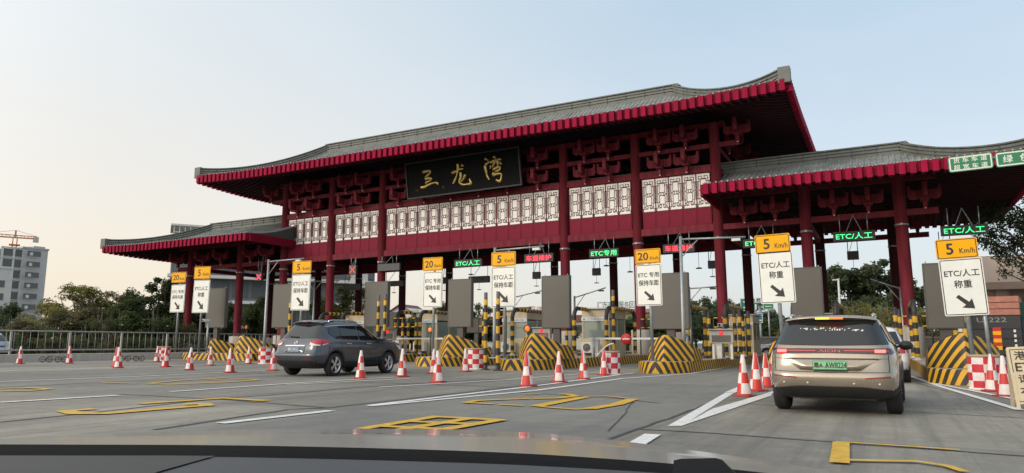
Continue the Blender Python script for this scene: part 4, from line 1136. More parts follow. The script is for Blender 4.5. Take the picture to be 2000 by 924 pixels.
a, w1, h1 = green_sign(1852, 1940, 308, 338, 27.0, ('货车车道', '超宽车道'), 'green overhead sign with two lines of white characters')
a2, w2, h2 = green_sign(1944, 2040, 299, 328, 27.0, ('绿色通道',), 'green overhead sign at the right edge with one line of larger characters', 2.0)
o = thing('sign_gantry', 'grey cantilever gantry carrying the green overhead signs', 'gantry', (a2.x+3.2, 27.35, 0))
b = MB(); b.tube([(0, 0, 0), (0, 0, a2.z+.5)], [.18, .13], 14); b.box((0, 0, .03), (.7, .7, .06)); b.build('mast', m_steel, o)
b = MB(); b.cyl((.1, -.16, a2.z+.08), (a.x-a2.x-3.0+.4, -.16, a.z+.12), .07, 10); b.build('boom', m_steel, o)

q = G(1986, 798); m_bcream = mat('board_cream', (.60, .50, .34), .6, noise=.1, scale=3)
o = thing('sandwich_board', 'cream notice board with dark characters cut by the right edge', 'notice board', (q.x, q.y, 0), R(4)); o.rotation_euler = (R(-7), R(-3), R(4))
b = MB(); b.rrect(.40, .56, .80, .98, .03, -.02, .02, 0); b.ring(.40, .56, .72, .90, .02, .012, -.023, 1); pl = b.build('panel', [m_bcream, m_black], o)
t = MB()
for i, s_ in enumerate(('港', 'ET', '请', '本')): t.text(s_, .185+(.02 if s_ == 'ET' else 0), .90-i*.20, .17 if s_ != 'ET' else .23, .145, -.025, 0, .02)
t.build('lettering', m_black, pl)
l = MB()
for x in (.03, .77): l.box((x, 0, .30), (.05, .06, .62)); l.bar((x, .03, .98), (x, .42, .06), .05, .04)
l.build('leg', m_bcream, o)

o = thing('railing', 'grey metal railing on a concrete kerb along the left roadside', 'railing', (-40.3, 12, 0))
m_rail = mat('railing_paint', (.33, .33, .31), .55, .3, noise=.25, scale=4)
k = MB(); k.box((0, 10.5, .19), (.5, 35, .44)); k.build('kerb_wall', m_conc, o, bevel=.02)
rl = MB()
for z in (.62, 1.62): rl.cyl((0, -6, z), (0, 27.6, z), .04, 8)
for i in range(86): rl.cyl((0, -6+i*.395, .62), (0, -6+i*.395, 1.62), .014, 5)
rl.build('rail', m_rail, o)
ps = None
for i in range(12):
    if ps is None: p = MB(); p.box((0, 0, .62), (.09, .09, 1.26), 0); p.box((0, 0, 1.66), (.11, .11, .04)); ps = pp = p.build('rail_post', m_rail, o)
    else: pp = ps.copy(); COL.objects.link(pp); pp.parent = o
    pp.location = (0, -6+i*3.05, .4)
def sleeper(px, py, label):       # small heap of wheels by the kerb
    q = G(px, py); o = thing('caster_trolley', label, 'trolley', (q.x, q.y, 0), R(40), 'small wheeled trolleys by the railing')
    b = MB(); b.bar((-.5, 0, .16), (.5, 0, .16), .03); b.bar((-.42, 0, .16), (-.1, 0, .34), .025); b.bar((-.1, 0, .34), (.45, 0, .17), .025); b.build('frame', mat('rusty_steel', (.10, .075, .055), .8, noise=.3, scale=8), o)
    for x in (-.5, -.2, .22, .5):
        w = MB(); w.tube([(x+.14*math.cos(R(a)), -.02, .16+.14*math.sin(R(a))) for a in range(0, 361, 24)], .022, 6, caps=False); w.bar((x-.13, -.02, .16), (x+.13, -.02, .16), .015); w.bar((x, -.02, .03), (x, -.02, .29), .015); w.build('wheel', mat('rubber_dusty', (.075, .065, .055), .9, noise=.25, scale=9), o)
sleeper(104, 708, 'small dark wheeled trolley between the two leftmost cones'); sleeper(257, 706, 'small dark wheeled trolley right of the overlapping cone pair')
# ================================================================== cars
m_glass = mat('car_glass', (.012, .014, .016), .04, noise=0, spec=.75)
m_trim = mat('black_trim', (.018, .018, .019), .5, noise=.1)
m_chrome = mat('chrome', (.62, .62, .62), .15, 1., noise=0)
m_tyre = mat('tyre', (.016, .016, .016), .8, noise=.2)
m_alloy = mat('alloy', (.60, .61, .62), .3, .8, noise=.08)
m_lred = mat('lamp_red', (.42, .012, .025), .12, noise=0, coat=.6)
m_lclear = mat('lamp_clear', (.62, .56, .54), .12, noise=0, coat=.6)
m_brake = mat('brake_lit', (.8, .1, .1), .2, noise=0, emit=(1, .07, .06), es=4.5)
m_hi = mat('high_brake_lit', (.8, .15, .03), .2, noise=0, emit=(1, .12, .02), es=1.4)
m_amber = mat('lit_amber', (.9, .5, .05), .2, noise=0, emit=(1, .42, .03), es=1.3)
m_reflector = mat('red_reflector', (.22, .015, .02), .2, noise=0)
class Car:
    """body = stack of super-elliptic plan loops (z, rear y, front y, half width, exponent)"""
    def __init__(s, tab, L): s.tab = tab; s.L = L
    def lv(s, z):
        t = s.tab
        if z <= t[0][0]: return t[0][1:]
        for a, b in zip(t, t[1:]):
            if z <= b[0]:
                f = (z-a[0])/(b[0]-a[0]); return tuple(p+(q-p)*f for p, q in zip(a[1:], b[1:]))
        return t[-1][1:]
    def side(s, y, z):
        yr, yf, w, n = s.lv(z); u = min(.9999, abs((y-(yr+yf)/2)/((yf-yr)/2))); return w*(1-u**n)**(1/n)
    def end(s, x, z, rear=True):
        yr, yf, w, n = s.lv(z); c, h = (yr+yf)/2, (yf-yr)/2; u = min(.9999, abs(x/w)); d = h*(1-u**n)**(1/n); return c-d if rear else c+d
    def body(s, arches, ra=.385):
        b = MB(); NP = 112; rows = []
        # resample z with Catmull-Rom on the table for smooth flanks
        for z, yr, yf, w, n in s.tab:
            c, h = (yr+yf)/2, (yf-yr)/2; r_ = []
            for k in range(NP):
                a = 2*math.pi*(k+.5)/NP; ca, sa = math.cos(a), math.sin(a)
                r_.append((w*math.copysign(abs(ca)**(2/n), ca), c+h*math.copysign(abs(sa)**(2/n), sa), z))
            rows.append(r_)
        m = len(rows); b.v = [p for r_ in rows for p in r_]
        for i in range(m-1):
            for k in range(NP):
                b.f.append([i*NP+k, i*NP+(k+1) % NP, (i+1)*NP+(k+1) % NP, (i+1)*NP+k]); b.m.append(0); b.s.append(True)
        b.f.append(list(reversed(range(NP)))); b.m.append(0); b.s.append(False)
        b.f.append([(m-1)*NP+k for k in range(NP)]); b.m.append(0); b.s.append(True)
        o = b.build('body', m_trim); cut = MB()
        for ya, za in arches:
            for sx in (-1, 1):
                cut.lathe([(0, sx*.52), (ra, sx*.52), (ra, sx*1.2), (0, sx*1.2)], 40, (0, ya, za), axis='X')
        cutters = []
        for i, (ya, za) in enumerate(arches):
            for sx in (-1, 1):
                c = MB(); c.tube([(sx*.54, ya, za), (sx*1.2, ya, za)], ra, 40); co = c.build('cutter', m_trim); cutters.append(co)
                md = o.modifiers.new('cut', 'BOOLEAN'); md.object = co; md.operation = 'DIFFERENCE'; md.solver = 'EXACT'
        bpy.context.view_layer.update()
        me = bpy.data.meshes.new_from_object(o.evaluated_get(bpy.context.evaluated_depsgraph_get()))
        for c in cutters+[o]: bpy.data.objects.remove(c)
        return me
    def pside(s, sx, poly4, off=.006, nu=10, nv=6, mb=None, m=0):
        """patch on the flank between bottom edge (list of (y,z)) and top edge"""
        bot, top = poly4; rows = []
        def lerp(e, u):
            n = len(e)-1; f = u*n; i = min(n-1, int(f)); f -= i; return (e[i][0]+(e[i+1][0]-e[i][0])*f, e[i][1]+(e[i+1][1]-e[i][1])*f)
        mb = mb or MB()
        for j in range(nv+1):
            r_ = []
            for i in range(nu+1):
                A, B = lerp(bot, i/nu), lerp(top, i/nu); y, z = A[0]+(B[0]-A[0])*j/nv, A[1]+(B[1]-A[1])*j/nv
                r_.append((sx*(s.side(y, z)+off), y, z+(.3*off)))
            rows.append(r_ if sx > 0 else r_[::-1])
        mb.grid(rows, m, True); return mb
    def pend(s, poly2, rear=True, off=.006, nu=16, nv=6, mb=None, m=0, off2=None):
        """patch on tail or nose between bottom edge [(x,z)...] and top edge"""
        bot, top = poly2; mb = mb or MB(); rows = []
        def lerp(e, u):
            n = len(e)-1; f = u*n; i = min(n-1, int(f)); f -= i; return (e[i][0]+(e[i+1][0]-e[i][0])*f, e[i][1]+(e[i+1][1]-e[i][1])*f)
        for j in range(nv+1):
            r_ = []
            for i in range(nu+1):
                A, B = lerp(bot, i/nu), lerp(top, i/nu); x, z = A[0]+(B[0]-A[0])*j/nv, A[1]+(B[1]-A[1])*j/nv
                yr, yf, w, n = s.lv(z); k = 1 if rear else -1
                of = off if not off2 else off2+(off-off2)*(0 if j == 0 else (nv-j)/(nv-1))*min(1, 8*min(i, nu-i)/nu); y = s.end(x, z, rear)-k*of; xx = x*(1+off/w) if abs(x) > w*.9 else x
                r_.append((xx, y, z+.3*off))
            rows.append(r_)
        mb.grid(rows, m, True); return mb
wheel_cache = {}
def wheel(parent, x, y, z, r, sx, spokes, nm=None):
    key = (round(r, 3), spokes)
    if key not in wheel_cache:
        w = .225; t = MB(); t.lathe([(r*.70, -w/2), (r*.90, -w/2), (r*.985, -w*.38), (r, -w*.2), (r, w*.2), (r*.985, w*.38), (r*.90, w/2), (r*.70, w/2)], 40, axis='X')
        rm = MB(); rm.lathe([(r*.70, w*.46), (r*.66, w*.44), (r*.62, w*.25), (r*.60, 0)], 40, axis='X'); rm.lathe([(0, w*.40), (r*.13, w*.40), (r*.16, w*.34)], 20, axis='X')
        for k in range(spokes):
            for d in (-.13, .13):
                a = 2*math.pi*k/spokes; p0 = (w*.36, r*.12*math.cos(a), r*.12*math.sin(a)); p1 = (w*.42, r*.66*math.cos(a+d), r*.66*math.sin(a+d)); rm.bar(p0, p1, r*.075, .03)
        dk = MB(); dk.lathe([(0, .0), (r*.62, .01)], 30, axis='X'); dk.lathe([(r*.6, -.10), (r*.7, -.1)], 30, axis='X')
        wheel_cache[key] = (t, rm, dk)
    t, rm, dk = wheel_cache[key]
    o = t.build('wheel', m_tyre, parent); o.location = (x, y, z); o.rotation_euler = (0, 0, 0 if sx > 0 else math.pi)
    rm.build('rim', m_alloy, o); dk.build('brake_disc', m_dark, o); return o
def rear_mesh_text(mb, string, cx, cz, w, h, y, m=0, bold=.01): mb.text(string, cx, cz, w, h, y, m, bold)

T_SUV = [(0.23, -1.95, 2, 0.7, 8.5), (0.3, -2.14, 2.16, 0.82, 8.5), (0.4, -2.26, 2.25, 0.88, 8.5), (0.5, -2.31, 2.29, 0.9, 8.5), (0.6, -2.335, 2.31, 0.908, 8.5), (0.66, -2.335, 2.315, 0.91, 8.5), (0.72, -2.26, 2.31, 0.91, 8.5), (0.8, -2.225, 2.29, 0.91, 8.5), (0.88, -2.2, 2.25, 0.906, 8.5),
         (0.96, -2.17, 2.17, 0.898, 8.5), (1.01, -2.145, 2.02, 0.888, 8.5), (1.045, -2.125, 1.75, 0.876, 8.5), (1.075, -2.11, 1.3, 0.858, 7), (1.1, -2.095, 1.1, 0.842, 7), (1.17, -2.045, 0.97, 0.808, 7), (1.28, -1.955, 0.78, 0.766, 7), (1.4, -1.85, 0.56, 0.72, 7), (1.5, -1.755, 0.36, 0.68, 7),
         (1.57, -1.69, 0.2, 0.645, 7), (1.62, -1.66, 0.04, 0.6, 6.12), (1.655, -1.6, -0.1, 0.53, 5.08), (1.68, -1.45, -0.3, 0.42, 4.08), (1.695, -1.2, -0.55, 0.26, 3.12), (1.7, -0.95, -0.75, 0.1, 2.5)]
def finish_body(car, me, paint, root, arches):
    me.materials.clear(); me.materials.append(paint); me.materials.append(m_trim); me.name = 'body'
    for p in me.polygons:
        c = p.center
        # wheel-arch liners and sill stay black
        p.material_index = 1 if (c.z < .40 or any(abs(c.x) < .80 and math.hypot(c.y-a[0], c.z-a[1]) < .40 for a in arches)) else 0
    o = bpy.data.objects.new('body', me); COL.objects.link(o); o.parent = root; return o

def grey_suv():
    wy, wr = (-1.40, 1.31), .345
    root = thing('parked_car', 'dark grey SUV seen from behind right, with a blue number plate', 'car', (-16.86, 19.66, 0), R(-.5)); root.name = 'suv'; root.scale = (1.09, 1.02, 1.08)
    car = Car(T_SUV, 4.64); arches = [(y, .36) for y in wy]
    paint = mat('paint_grey', (.060, .070, .088), .26, .55, noise=.05, scale=1, coat=1.)
    body = finish_body(car, car.body(arches, .40), paint, root, arches)
    # glass
    car.pend(([(-.72, 1.13), (0, 1.125), (.72, 1.13)], [(-.60, 1.52), (0, 1.535), (.60, 1.52)]), True, .008, 20, 8).build('rear_window', m_glass, root)
    car.pend(([(-.70, 1.12), (.70, 1.12)], [(-.56, 1.54), (.56, 1.54)]), False, .008, 16, 8).build('windscreen', m_glass, root)
    for sx in (-1, 1):
        car.pside(sx, ([(-1.60, 1.26), (-1.32, 1.115), (-1.12, 1.10)], [(-1.58, 1.44), (-1.34, 1.47), (-1.14, 1.485)]), .010).build('quarter_window', m_glass, root)
        car.pside(sx, ([(-1.08, 1.10), (-.26, 1.085)], [(-1.08, 1.49), (-.26, 1.515)]), .010).build('side_window', m_glass, root)
        car.pside(sx, ([(-.18, 1.085), (.92, 1.075)], [(-.18, 1.515), (.18, 1.48)]), .010).build('side_window', m_glass, root)
        car.pside(sx, ([(-1.66, 1.46), (-1.3, 1.50), (-.2, 1.535), (.2, 1.50)], [(-1.66, 1.475), (-1.3, 1.515), (-.2, 1.55), (.2, 1.515)]), .014, 16, 1).build('window_trim', m_chrome, root)
        c = MB()
        for y0 in (-.78, .22): c.box((sx*(car.side(y0, .965)+.018), y0, .965), (.035, .22, .035))
        c.build('door_handle', m_chrome, root, bevel=.01)
        g_ = MB()
        for y0, y1 in ((-.22, -.22), (.95, .95), (-1.12, -1.12)): car.pside(sx, ([(y0-.005, .42), (y0+.005, .42)], [(y0-.005, 1.08), (y0+.005, 1.08)]), .003, 1, 8, g_)
        g_.build('door_gap', m_trim, root)
        k = MB(); car.pside(sx, ([(-.95, .30), (.9, .30)], [(-.95, .41), (.9, .41)]), .012, 12, 2, k); k.build('sill', m_trim, root)
        for ya, _ in arches:
            k = MB(); rows = []
            for rr_, of in ((.395, .004), (.41, .016), (.445, .016), (.455, .004)):
                rows.append([(sx*(car.side(ya+rr_*math.cos(R(t)), .36+rr_*math.sin(R(t)))+of), ya+rr_*math.cos(R(t)), .36+rr_*math.sin(R(t))) for t in range(-8, 189, 7)])
            k.grid(rows, 0, True); k.build('arch_trim', m_trim, root)
        mr = MB(); x0 = car.side(.80, 1.08); mr.lathe([(0, -.12), (.07, -.11), (.10, -.05), (.10, .04), (.07, .08), (0, .09)], 14, (0, 0, 0), axis='Y'); mr.v = [(sx*(x0+.16)+x*1.15, .82+y, 1.12+z*.85) for x, y, z in mr.v]; mr.bar((sx*(x0-.02), .84, 1.09), (sx*(x0+.1), .84, 1.10), .05)
        mr.build('wing_mirror', paint, root)
        rl = MB(); pts = [(sx*.56, -1.40, 1.645), (sx*.565, -1.25, 1.675), (sx*.56, -.5, 1.69), (sx*.545, .0, 1.64)]; rl.tube(pts, .018, 8); rl.build('roof_rail', m_chrome, root)
        # tail lamp wrapping the corner
        tl = MB(); car.pside(sx, ([(-1.98, .925), (-1.70, .985)], [(-1.96, 1.10), (-1.62, 1.01)]), .014, 10, 5, tl); 
        car.pend((([(.52, .955), (.74, .92), (.825, .92)], [(.52, 1.00), (.70, 1.085), (.815, 1.10)]) if sx > 0 else ([(-.825, .92), (-.74, .92), (-.52, .955)], [(-.815, 1.10), (-.70, 1.085), (-.52, 1.00)])), True, .014, 8, 5, tl)
        t = tl.build('tail_lamp', m_lred, root)
        cl = MB(); car.pend((([(.56, .925), (.70, .90), (.825, .90)], [(.54, 1.0), (.66, .965), (.825, .925)]) if sx > 0 else ([(-.825, .90), (-.70, .90), (-.56, .925)], [(-.825, .925), (-.66, .965), (-.54, 1.0)])), True, .018, 8, 4, cl); car.pside(sx, ([(-1.98, .905), (-1.78, .955)], [(-1.98, .93), (-1.76, .978)]), .018, 8, 2, cl); cl.build('clear_lens', m_lclear, t)
        rf = MB(); car.pend(([(sx*.62-.11, .50), (sx*.62+.11, .50)], [(sx*.62-.11, .53), (sx*.62+.11, .53)]), True, .012, 4, 1, rf); rf.build('reflector', m_reflector, root)
        for y in wy: wheel(root, sx*.80, y, wr, wr, sx, 5)
        hl = MB(); car.pside(sx, ([(1.90, .78), (2.08, .74)], [(1.72, .93), (2.02, .88)]), .012, 8, 4, hl); hl.build('headlight', m_lclear, root)
    sp = MB(); sp.grid([[(x*.60, y+.10*abs(x)**3, z+.022*(1-abs(x)**2)-.035*abs(x)**4) for x in [-1+k/6 for k in range(13)]] for y, z in ((-1.25, 1.678), (-1.58, 1.655), (-1.80, 1.612), (-1.80, 1.59), (-1.62, 1.59))], 0, True); spo = sp.build('spoiler', paint, root)
    hb = MB(); hb.box((0, -1.808, 1.622), (.20, .02, .022)); hb.build('high_brake_lamp', m_lred, spo)
    wp = MB(); wp.tube([(.02, car.end(0, 1.16)-.03, 1.155), (-.35, car.end(.3, 1.17)-.03, 1.19)], .014, 6); wp.build('rear_wiper', m_trim, root)
    rc = MB(); car.pend(([(-.40, .70), (.40, .70)], [(-.36, .875), (.36, .875)]), True, .055, 12, 4, rc, off2=.006); rc.build('plate_recess', paint, root)
    ch = MB(); car.pend(([(-.38, .885), (.38, .885)], [(-.38, .915), (.38, .915)]), True, .022, 12, 1, ch); ch.build('chrome_strip', m_chrome, root)
    y0 = car.end(0, .79)-.06
    np_ = MB(); np_.rrect(0, .795, .44, .14, .015, y0-.006, y0+.006, 0); np_.ring(0, .795, .43, .13, .012, .006, y0-.008, 1); pl = np_.build('number_plate', [mat('plate_blue', (.03, .16, .44), .4, noise=.04), m_gw], root)
    t = MB(); t.text('粤E·3920A', 0, .795, .38, .085, y0-.009, 0, .02); t.build('plate_lettering', m_gw, pl)
    em = MB(); ye = car.end(0, .985)-.014; em.lathe([(.052, ye), (.060, ye-.008), (.068, ye), (.060, ye+.004)], 24, (0, 0, .985), axis='Y'); em.box((0, ye-.006, .985), (.155, .008, .022)); em.build('badge', m_chrome, root)
    bp = MB(); car.pend(([(-.80, .29), (.80, .29)], [(-.80, .45), (.80, .45)]), True, .014, 16, 4, bp); bp.build('bumper_trim', m_trim, root)
    gp = MB(); car.pend(([(-.80, .665), (.80, .665)], [(-.80, .675), (.80, .675)]), True, .004, 16, 1, gp)
    for sx in (-1, 1): car.pend(([(sx*.80-.005, .67), (sx*.80+.005, .67)], [(sx*.78-.005, .92), (sx*.78+.005, .92)]), True, .004, 1, 5, gp)
    gp.build('tailgate_gap', m_trim, root)
    return root
grey_suv()

T_EV = [(0.24, -1.9, 2, 0.74, 8.5), (0.32, -2.16, 2.16, 0.86, 8.5), (0.42, -2.26, 2.23, 0.905, 8.5), (0.52, -2.3, 2.26, 0.92, 8.5), (0.62, -2.31, 2.275, 0.924, 8.5), (0.7, -2.3, 2.28, 0.926, 8.5), (0.735, -2.25, 2.28, 0.926, 8.5), (0.85, -2.225, 2.27, 0.924, 8.5), (0.95, -2.205, 2.22, 0.918, 8.5),
        (1.02, -2.19, 2.05, 0.908, 8.5), (1.07, -2.175, 1.75, 0.896, 7), (1.1, -2.165, 1.25, 0.884, 7), (1.13, -2.15, 1.08, 0.87, 7), (1.2, -2.1, 0.95, 0.838, 7), (1.3, -2.03, 0.76, 0.796, 7), (1.42, -1.94, 0.52, 0.75, 7), (1.52, -1.865, 0.3, 0.712, 7), (1.58, -1.82, 0.12, 0.685, 7),
        (1.625, -1.79, -0.04, 0.64, 6.4), (1.655, -1.72, -0.2, 0.56, 5.28), (1.675, -1.55, -0.4, 0.44, 4.4), (1.688, -1.25, -0.6, 0.26, 3.29), (1.692, -1, -0.8, 0.1, 2.69)]
def champagne_suv():
    wy, wr = (-1.36, 1.41), .36
    root = thing('suv', 'champagne SUV with lit brake lights and a green number plate', 'car', (-.74, 14.55, 0), R(-1.6)); root.scale = (1.03, 1., .93)
    car = Car(T_EV, 4.6); arches = [(y, .37) for y in wy]
    paint = mat('paint_champagne', (.335, .286, .222), .26, .65, noise=.04, scale=1, coat=1.)
    finish_body(car, car.body(arches, .41), paint, root, arches)
    car.pend(([(-.80, 1.165), (0, 1.15), (.80, 1.165)], [(-.655, 1.575), (0, 1.59), (.655, 1.575)]), True, .010, 24, 10).build('rear_window', m_glass, root)
    car.pend(([(-.74, 1.14), (.74, 1.14)], [(-.60, 1.56), (.60, 1.56)]), False, .008, 16, 8).build('windscreen', m_glass, root)
    for sx in (-1, 1):
        car.pside(sx, ([(-1.75, 1.22), (-1.10, 1.14)], [(-1.66, 1.50), (-1.10, 1.54)]), .010).build('quarter_window', m_glass, root)
        car.pside(sx, ([(-1.05, 1.14), (-.22, 1.12)], [(-1.05, 1.54), (-.22, 1.56)]), .010).build('side_window', m_glass, root)
        car.pside(sx, ([(-.14, 1.12), (.95, 1.12)], [(-.14, 1.56), (.22, 1.52)]), .010).build('side_window', m_glass, root)
        c = MB()
        for y0 in (-.78, .25): c.box((sx*(car.side(y0, .98)+.012), y0, .98), (.03, .22, .035))
        c.build('door_handle', m_chrome, root, bevel=.008)
        for ya, _ in arches:
            k = MB(); rows = []
            for rr_, of in ((.405, .004), (.42, .016), (.46, .016), (.47, .004)):
                rows.append([(sx*(car.side(ya+rr_*math.cos(R(t)), .37+rr_*math.sin(R(t)))+of), ya+rr_*math.cos(R(t)), .37+rr_*math.sin(R(t))) for t in range(-8, 189, 7)])
            k.grid(rows, 0, True); k.build('arch_trim', m_trim, root)
        k = MB(); car.pside(sx, ([(-.95, .32), (.95, .32)], [(-.95, .44), (.95, .44)]), .012, 12, 2, k); k.build('sill', m_trim, root)
        mr = MB(); x0 = car.side(.85, 1.12); mr.lathe([(0, -.12), (.075, -.11), (.105, -.05), (.105, .04), (.07, .08), (0, .09)], 14, axis='Y'); mr.v = [(sx*(x0+.17)+x*1.15, .88+y, 1.15+z*.9) for x, y, z in mr.v]; mr.bar((sx*(x0-.02), .9, 1.12), (sx*(x0+.1), .9, 1.13), .05); mr.build('wing_mirror', m_trim, root)
        rl = MB(); rl.tube([(sx*.60, -1.62, 1.645), (sx*.605, -1.50, 1.69), (sx*.60, -.5, 1.705), (sx*.57, -.05, 1.65)], [.012, .026, .022, .015], 8); rl.build('roof_rail', m_chrome, root)
        for y in wy: wheel(root, sx*.815, y, wr, wr, sx, 5)
        bl = MB(); car.pend(([(sx*.69-.072, 1.026), (sx*.69+.072, 1.026)], [(sx*.69-.072, 1.076), (sx*.69+.072, 1.076)]), True, .022, 4, 2, bl); bl.build('brake_lamp', m_brake, root)
        rf = MB(); car.pend(([(sx*.64-.17, .625 if sx < 0 else .605), (sx*.64+.17, .605 if sx < 0 else .625)], [(sx*.64-.17, .655 if sx < 0 else .62), (sx*.64+.17, .62 if sx < 0 else .655)]), True, .012, 8, 1, rf); rf.build('reflector', m_reflector, root)
        sn = MB()
        for xx in (.32, .66): sn.lathe([(0, car.end(xx, .53)-.012), (.014, car.end(xx, .53)-.01), (.016, car.end(xx, .53)+.01)], 10, (sx*xx, 0, .53), axis='Y')
        sn.build('parking_sensor', m_lclear, root)
    lb = MB(); car.pend(([(-.84, 1.008), (-.5, 1.012), (0, 1.022), (.5, 1.012), (.84, 1.008)], [(-.83, 1.10), (-.5, 1.10), (0, 1.10), (.5, 1.10), (.83, 1.10)]), True, .010, 30, 3, lb)
    for sx in (-1, 1): car.pside(sx, ([(-2.0, 1.02), (-1.80, 1.045)], [(-2.0, 1.085), (-1.80, 1.07)]), .010, 6, 3, lb)
    lbo = lb.build('light_bar', mat('light_bar_dark', (.05, .012, .018), .15, noise=0, coat=.5), root)
    for sx in (-1, 1): car.pend(([(sx*.50-.30, 1.052), (sx*.50+.30, 1.052)], [(sx*.50-.30, 1.066), (sx*.50+.30, 1.066)]), True, .016, 10, 1).build('light_strip', mat('light_strip_red', (.55, .10, .11), .2, noise=0), lbo)
    ye = car.end(0, 1.06)-.02
    t = MB(); t.text('AION', 0, 1.058, .30, .040, ye, 0, .02); t.build('badge_lettering', mat('badge_red', (.62, .16, .17), .3, noise=0), lbo)
    sp = MB(); sp.grid([[(x*.655, y+.10*abs(x)**3, z+.02*(1-abs(x)**2)-.03*abs(x)**4) for x in [-1+k/6 for k in range(13)]] for y, z in ((-1.35, 1.668), (-1.70, 1.652), (-1.93, 1.618), (-1.93, 1.596), (-1.74, 1.60))], 0, True); spo = sp.build('spoiler', paint, root)
    hb = MB(); hb.box((.10, -1.938, 1.612), (.20, .02, .032), 0); hb.box((-.10, -1.938, 1.612), (.20, .02, .032), 1); hb.build('high_brake_lamp', [m_hi, m_amber], spo)
    # plate bay: bright recessed wings either side
    rc = MB(); car.pend(([(-.42, .735), (.42, .735)], [(-.68, .915), (.68, .915)]), True, .065, 16, 5, rc, off2=.008); rc.build('plate_recess', paint, root)
    sh = MB(); car.pend(([(-.70, .915), (.70, .915)], [(-.64, .932), (.64, .932)]), True, .028, 16, 2, sh); sh.build('recess_lip', m_trim, root)
    y0 = car.end(0, .82)-.062
    np_ = MB(); np_.rrect(0, .825, .48, .15, .015, y0-.006, y0+.006, 0); np_.ring(0, .825, .47, .14, .012, .005, y0-.008, 1); pl = np_.build('number_plate', [mat('plate_green', (.20, .52, .29), .4, noise=.12, scale=3), m_black], root)
    t = MB(); t.text('粤A', -.155, .825, .125, .092, y0-.009, 0, .015); t.text('AW8224', .085, .825, .29, .092, y0-.009, 0, .012); t.build('plate_lettering', m_black, pl)
    bp = MB(); car.pend(([(-.80, .28), (.80, .28)], [(-.82, .42), (-.45, .47), (.45, .47), (.82, .42)]), True, .014, 20, 5, bp)
    for sx in (-1, 1): car.pside(sx, ([(-2.06, .30), (-1.80, .30)], [(-2.06, .43), (-1.77, .46)]), .014, 6, 4, bp)
    bp.build('bumper_trim', m_trim, root)
    gp = MB()
    car.pend(([(-.80, .712), (0, .70), (.80, .712)], [(-.80, .720), (0, .708), (.80, .720)]), True, .005, 20, 1, gp)
    for sx in (-1, 1): car.pend(([(sx*.80-.004, .715), (sx*.80+.004, .715)], [(sx*.79-.004, 1.12), (sx*.79+.004, 1.12)]), True, .005, 1, 6, gp)
    car.pend(([(-.80, .93), (-.66, .93)], [(-.80, .936), (-.66, .936)]), True, .005, 4, 1, gp); car.pend(([(.66, .93), (.80, .93)], [(.66, .936), (.80, .936)]), True, .005, 4, 1, gp)
    gp.build('tailgate_gap', m_trim, root)
    fl = MB(); r2 = random.Random(3); yy = lambda x, z: car.end(x, z)-.016       # worn white lettering remains on the rear glass
    x = -.42
    while x < .46:
        for _ in range(r2.choice((1, 2, 3))):
            z = 1.425+r2.uniform(-.022, .022)-.03*x; w = r2.uniform(.010, .042); hh = r2.uniform(.006, .014)
            if r2.random() < .4: w, hh = hh, w*.8
            fl.add([(x-w/2, yy(x, z-hh/2), z-hh/2), (x+w/2, yy(x, z-hh/2), z-hh/2+.004), (x+w/2, yy(x, z+hh/2), z+hh/2+.004), (x-w/2, yy(x, z+hh/2), z+hh/2)], [(0, 1, 2, 3)])
        x += r2.choice((.028, .035, .06))
    fl.build('window_sticker', m_white, root)
    ex = MB(); ex.box((0, -1.7, .30), (1.2, .6, .10)); ex.build('underbody', m_dark, root)
    return root
champagne_suv()

def plain_car(loc, rz, label, col, red=True, sc=1.):
    wy, wr = (-1.38, 1.33), .34
    root = thing('hatchback', label, 'car', (*loc, 0), rz, None); root.scale = (sc, sc, sc*.95)
    car = Car(T_SUV, 4.64); arches = [(y, .36) for y in wy]; paint = mat('paint_%d' % (hash(col) % 9999), col, .3, .1, noise=.04, coat=1.)
    finish_body(car, car.body(arches, .40), paint, root, arches)
    car.pend(([(-.72, 1.13), (.72, 1.13)], [(-.60, 1.52), (.60, 1.52)]), True, .008, 16, 8).build('rear_window', m_glass, root)
    car.pend(([(-.70, 1.12), (.70, 1.12)], [(-.56, 1.54), (.56, 1.54)]), False, .008, 16, 8).build('windscreen', m_glass, root)
    for sx in (-1, 1):
        car.pside(sx, ([(-1.5, 1.15), (-.26, 1.09)], [(-1.45, 1.47), (-.26, 1.515)]), .010).build('side_window', m_glass, root)
        car.pside(sx, ([(-.18, 1.085), (.92, 1.075)], [(-.18, 1.515), (.18, 1.48)]), .010).build('side_window', m_glass, root)
        tl = MB(); car.pside(sx, ([(-1.99, .88), (-1.80, .94)], [(-1.97, 1.07), (-1.78, 1.03)]), .012, 8, 4, tl); car.pend((([(.64, .88), (.81, .87)], [(.64, 1.0), (.80, 1.07)]) if sx > 0 else ([(-.81, .87), (-.64, .88)], [(-.80, 1.07), (-.64, 1.0)])), True, .014, 6, 4, tl); tl.build('tail_lamp', m_lred, root)
        for y in wy: wheel(root, sx*.79, y, wr, wr, sx, 5)
        mr = MB(); x0 = car.side(.80, 1.08); mr.box((sx*(x0+.15), .82, 1.12), (.2, .12, .15)); mr.build('wing_mirror', paint, root, bevel=.03)
    y0 = car.end(0, .79)-.01
    pl = MB(); pl.box((0, y0, .80), (.44, .012, .14)); pl.build('number_plate', mat('plate_blue', (.03, .16, .44)), root)
    bp = MB(); car.pend(([(-.80, .29), (.80, .29)], [(-.80, .43), (.80, .43)]), True, .014, 12, 3, bp); bp.build('bumper_trim', m_trim, root)
plain_car((-.31, 25.2), R(-1), 'white car partly hidden ahead of the champagne SUV', (.62, .62, .62))
plain_car((-47.9, 22.9), R(112), 'white car cut by the left edge, beyond the railing', (.66, .66, .66))
plain_car((-7.9, 66), R(95), 'small white car far off behind the tallest grey pole', (.6, .6, .62))
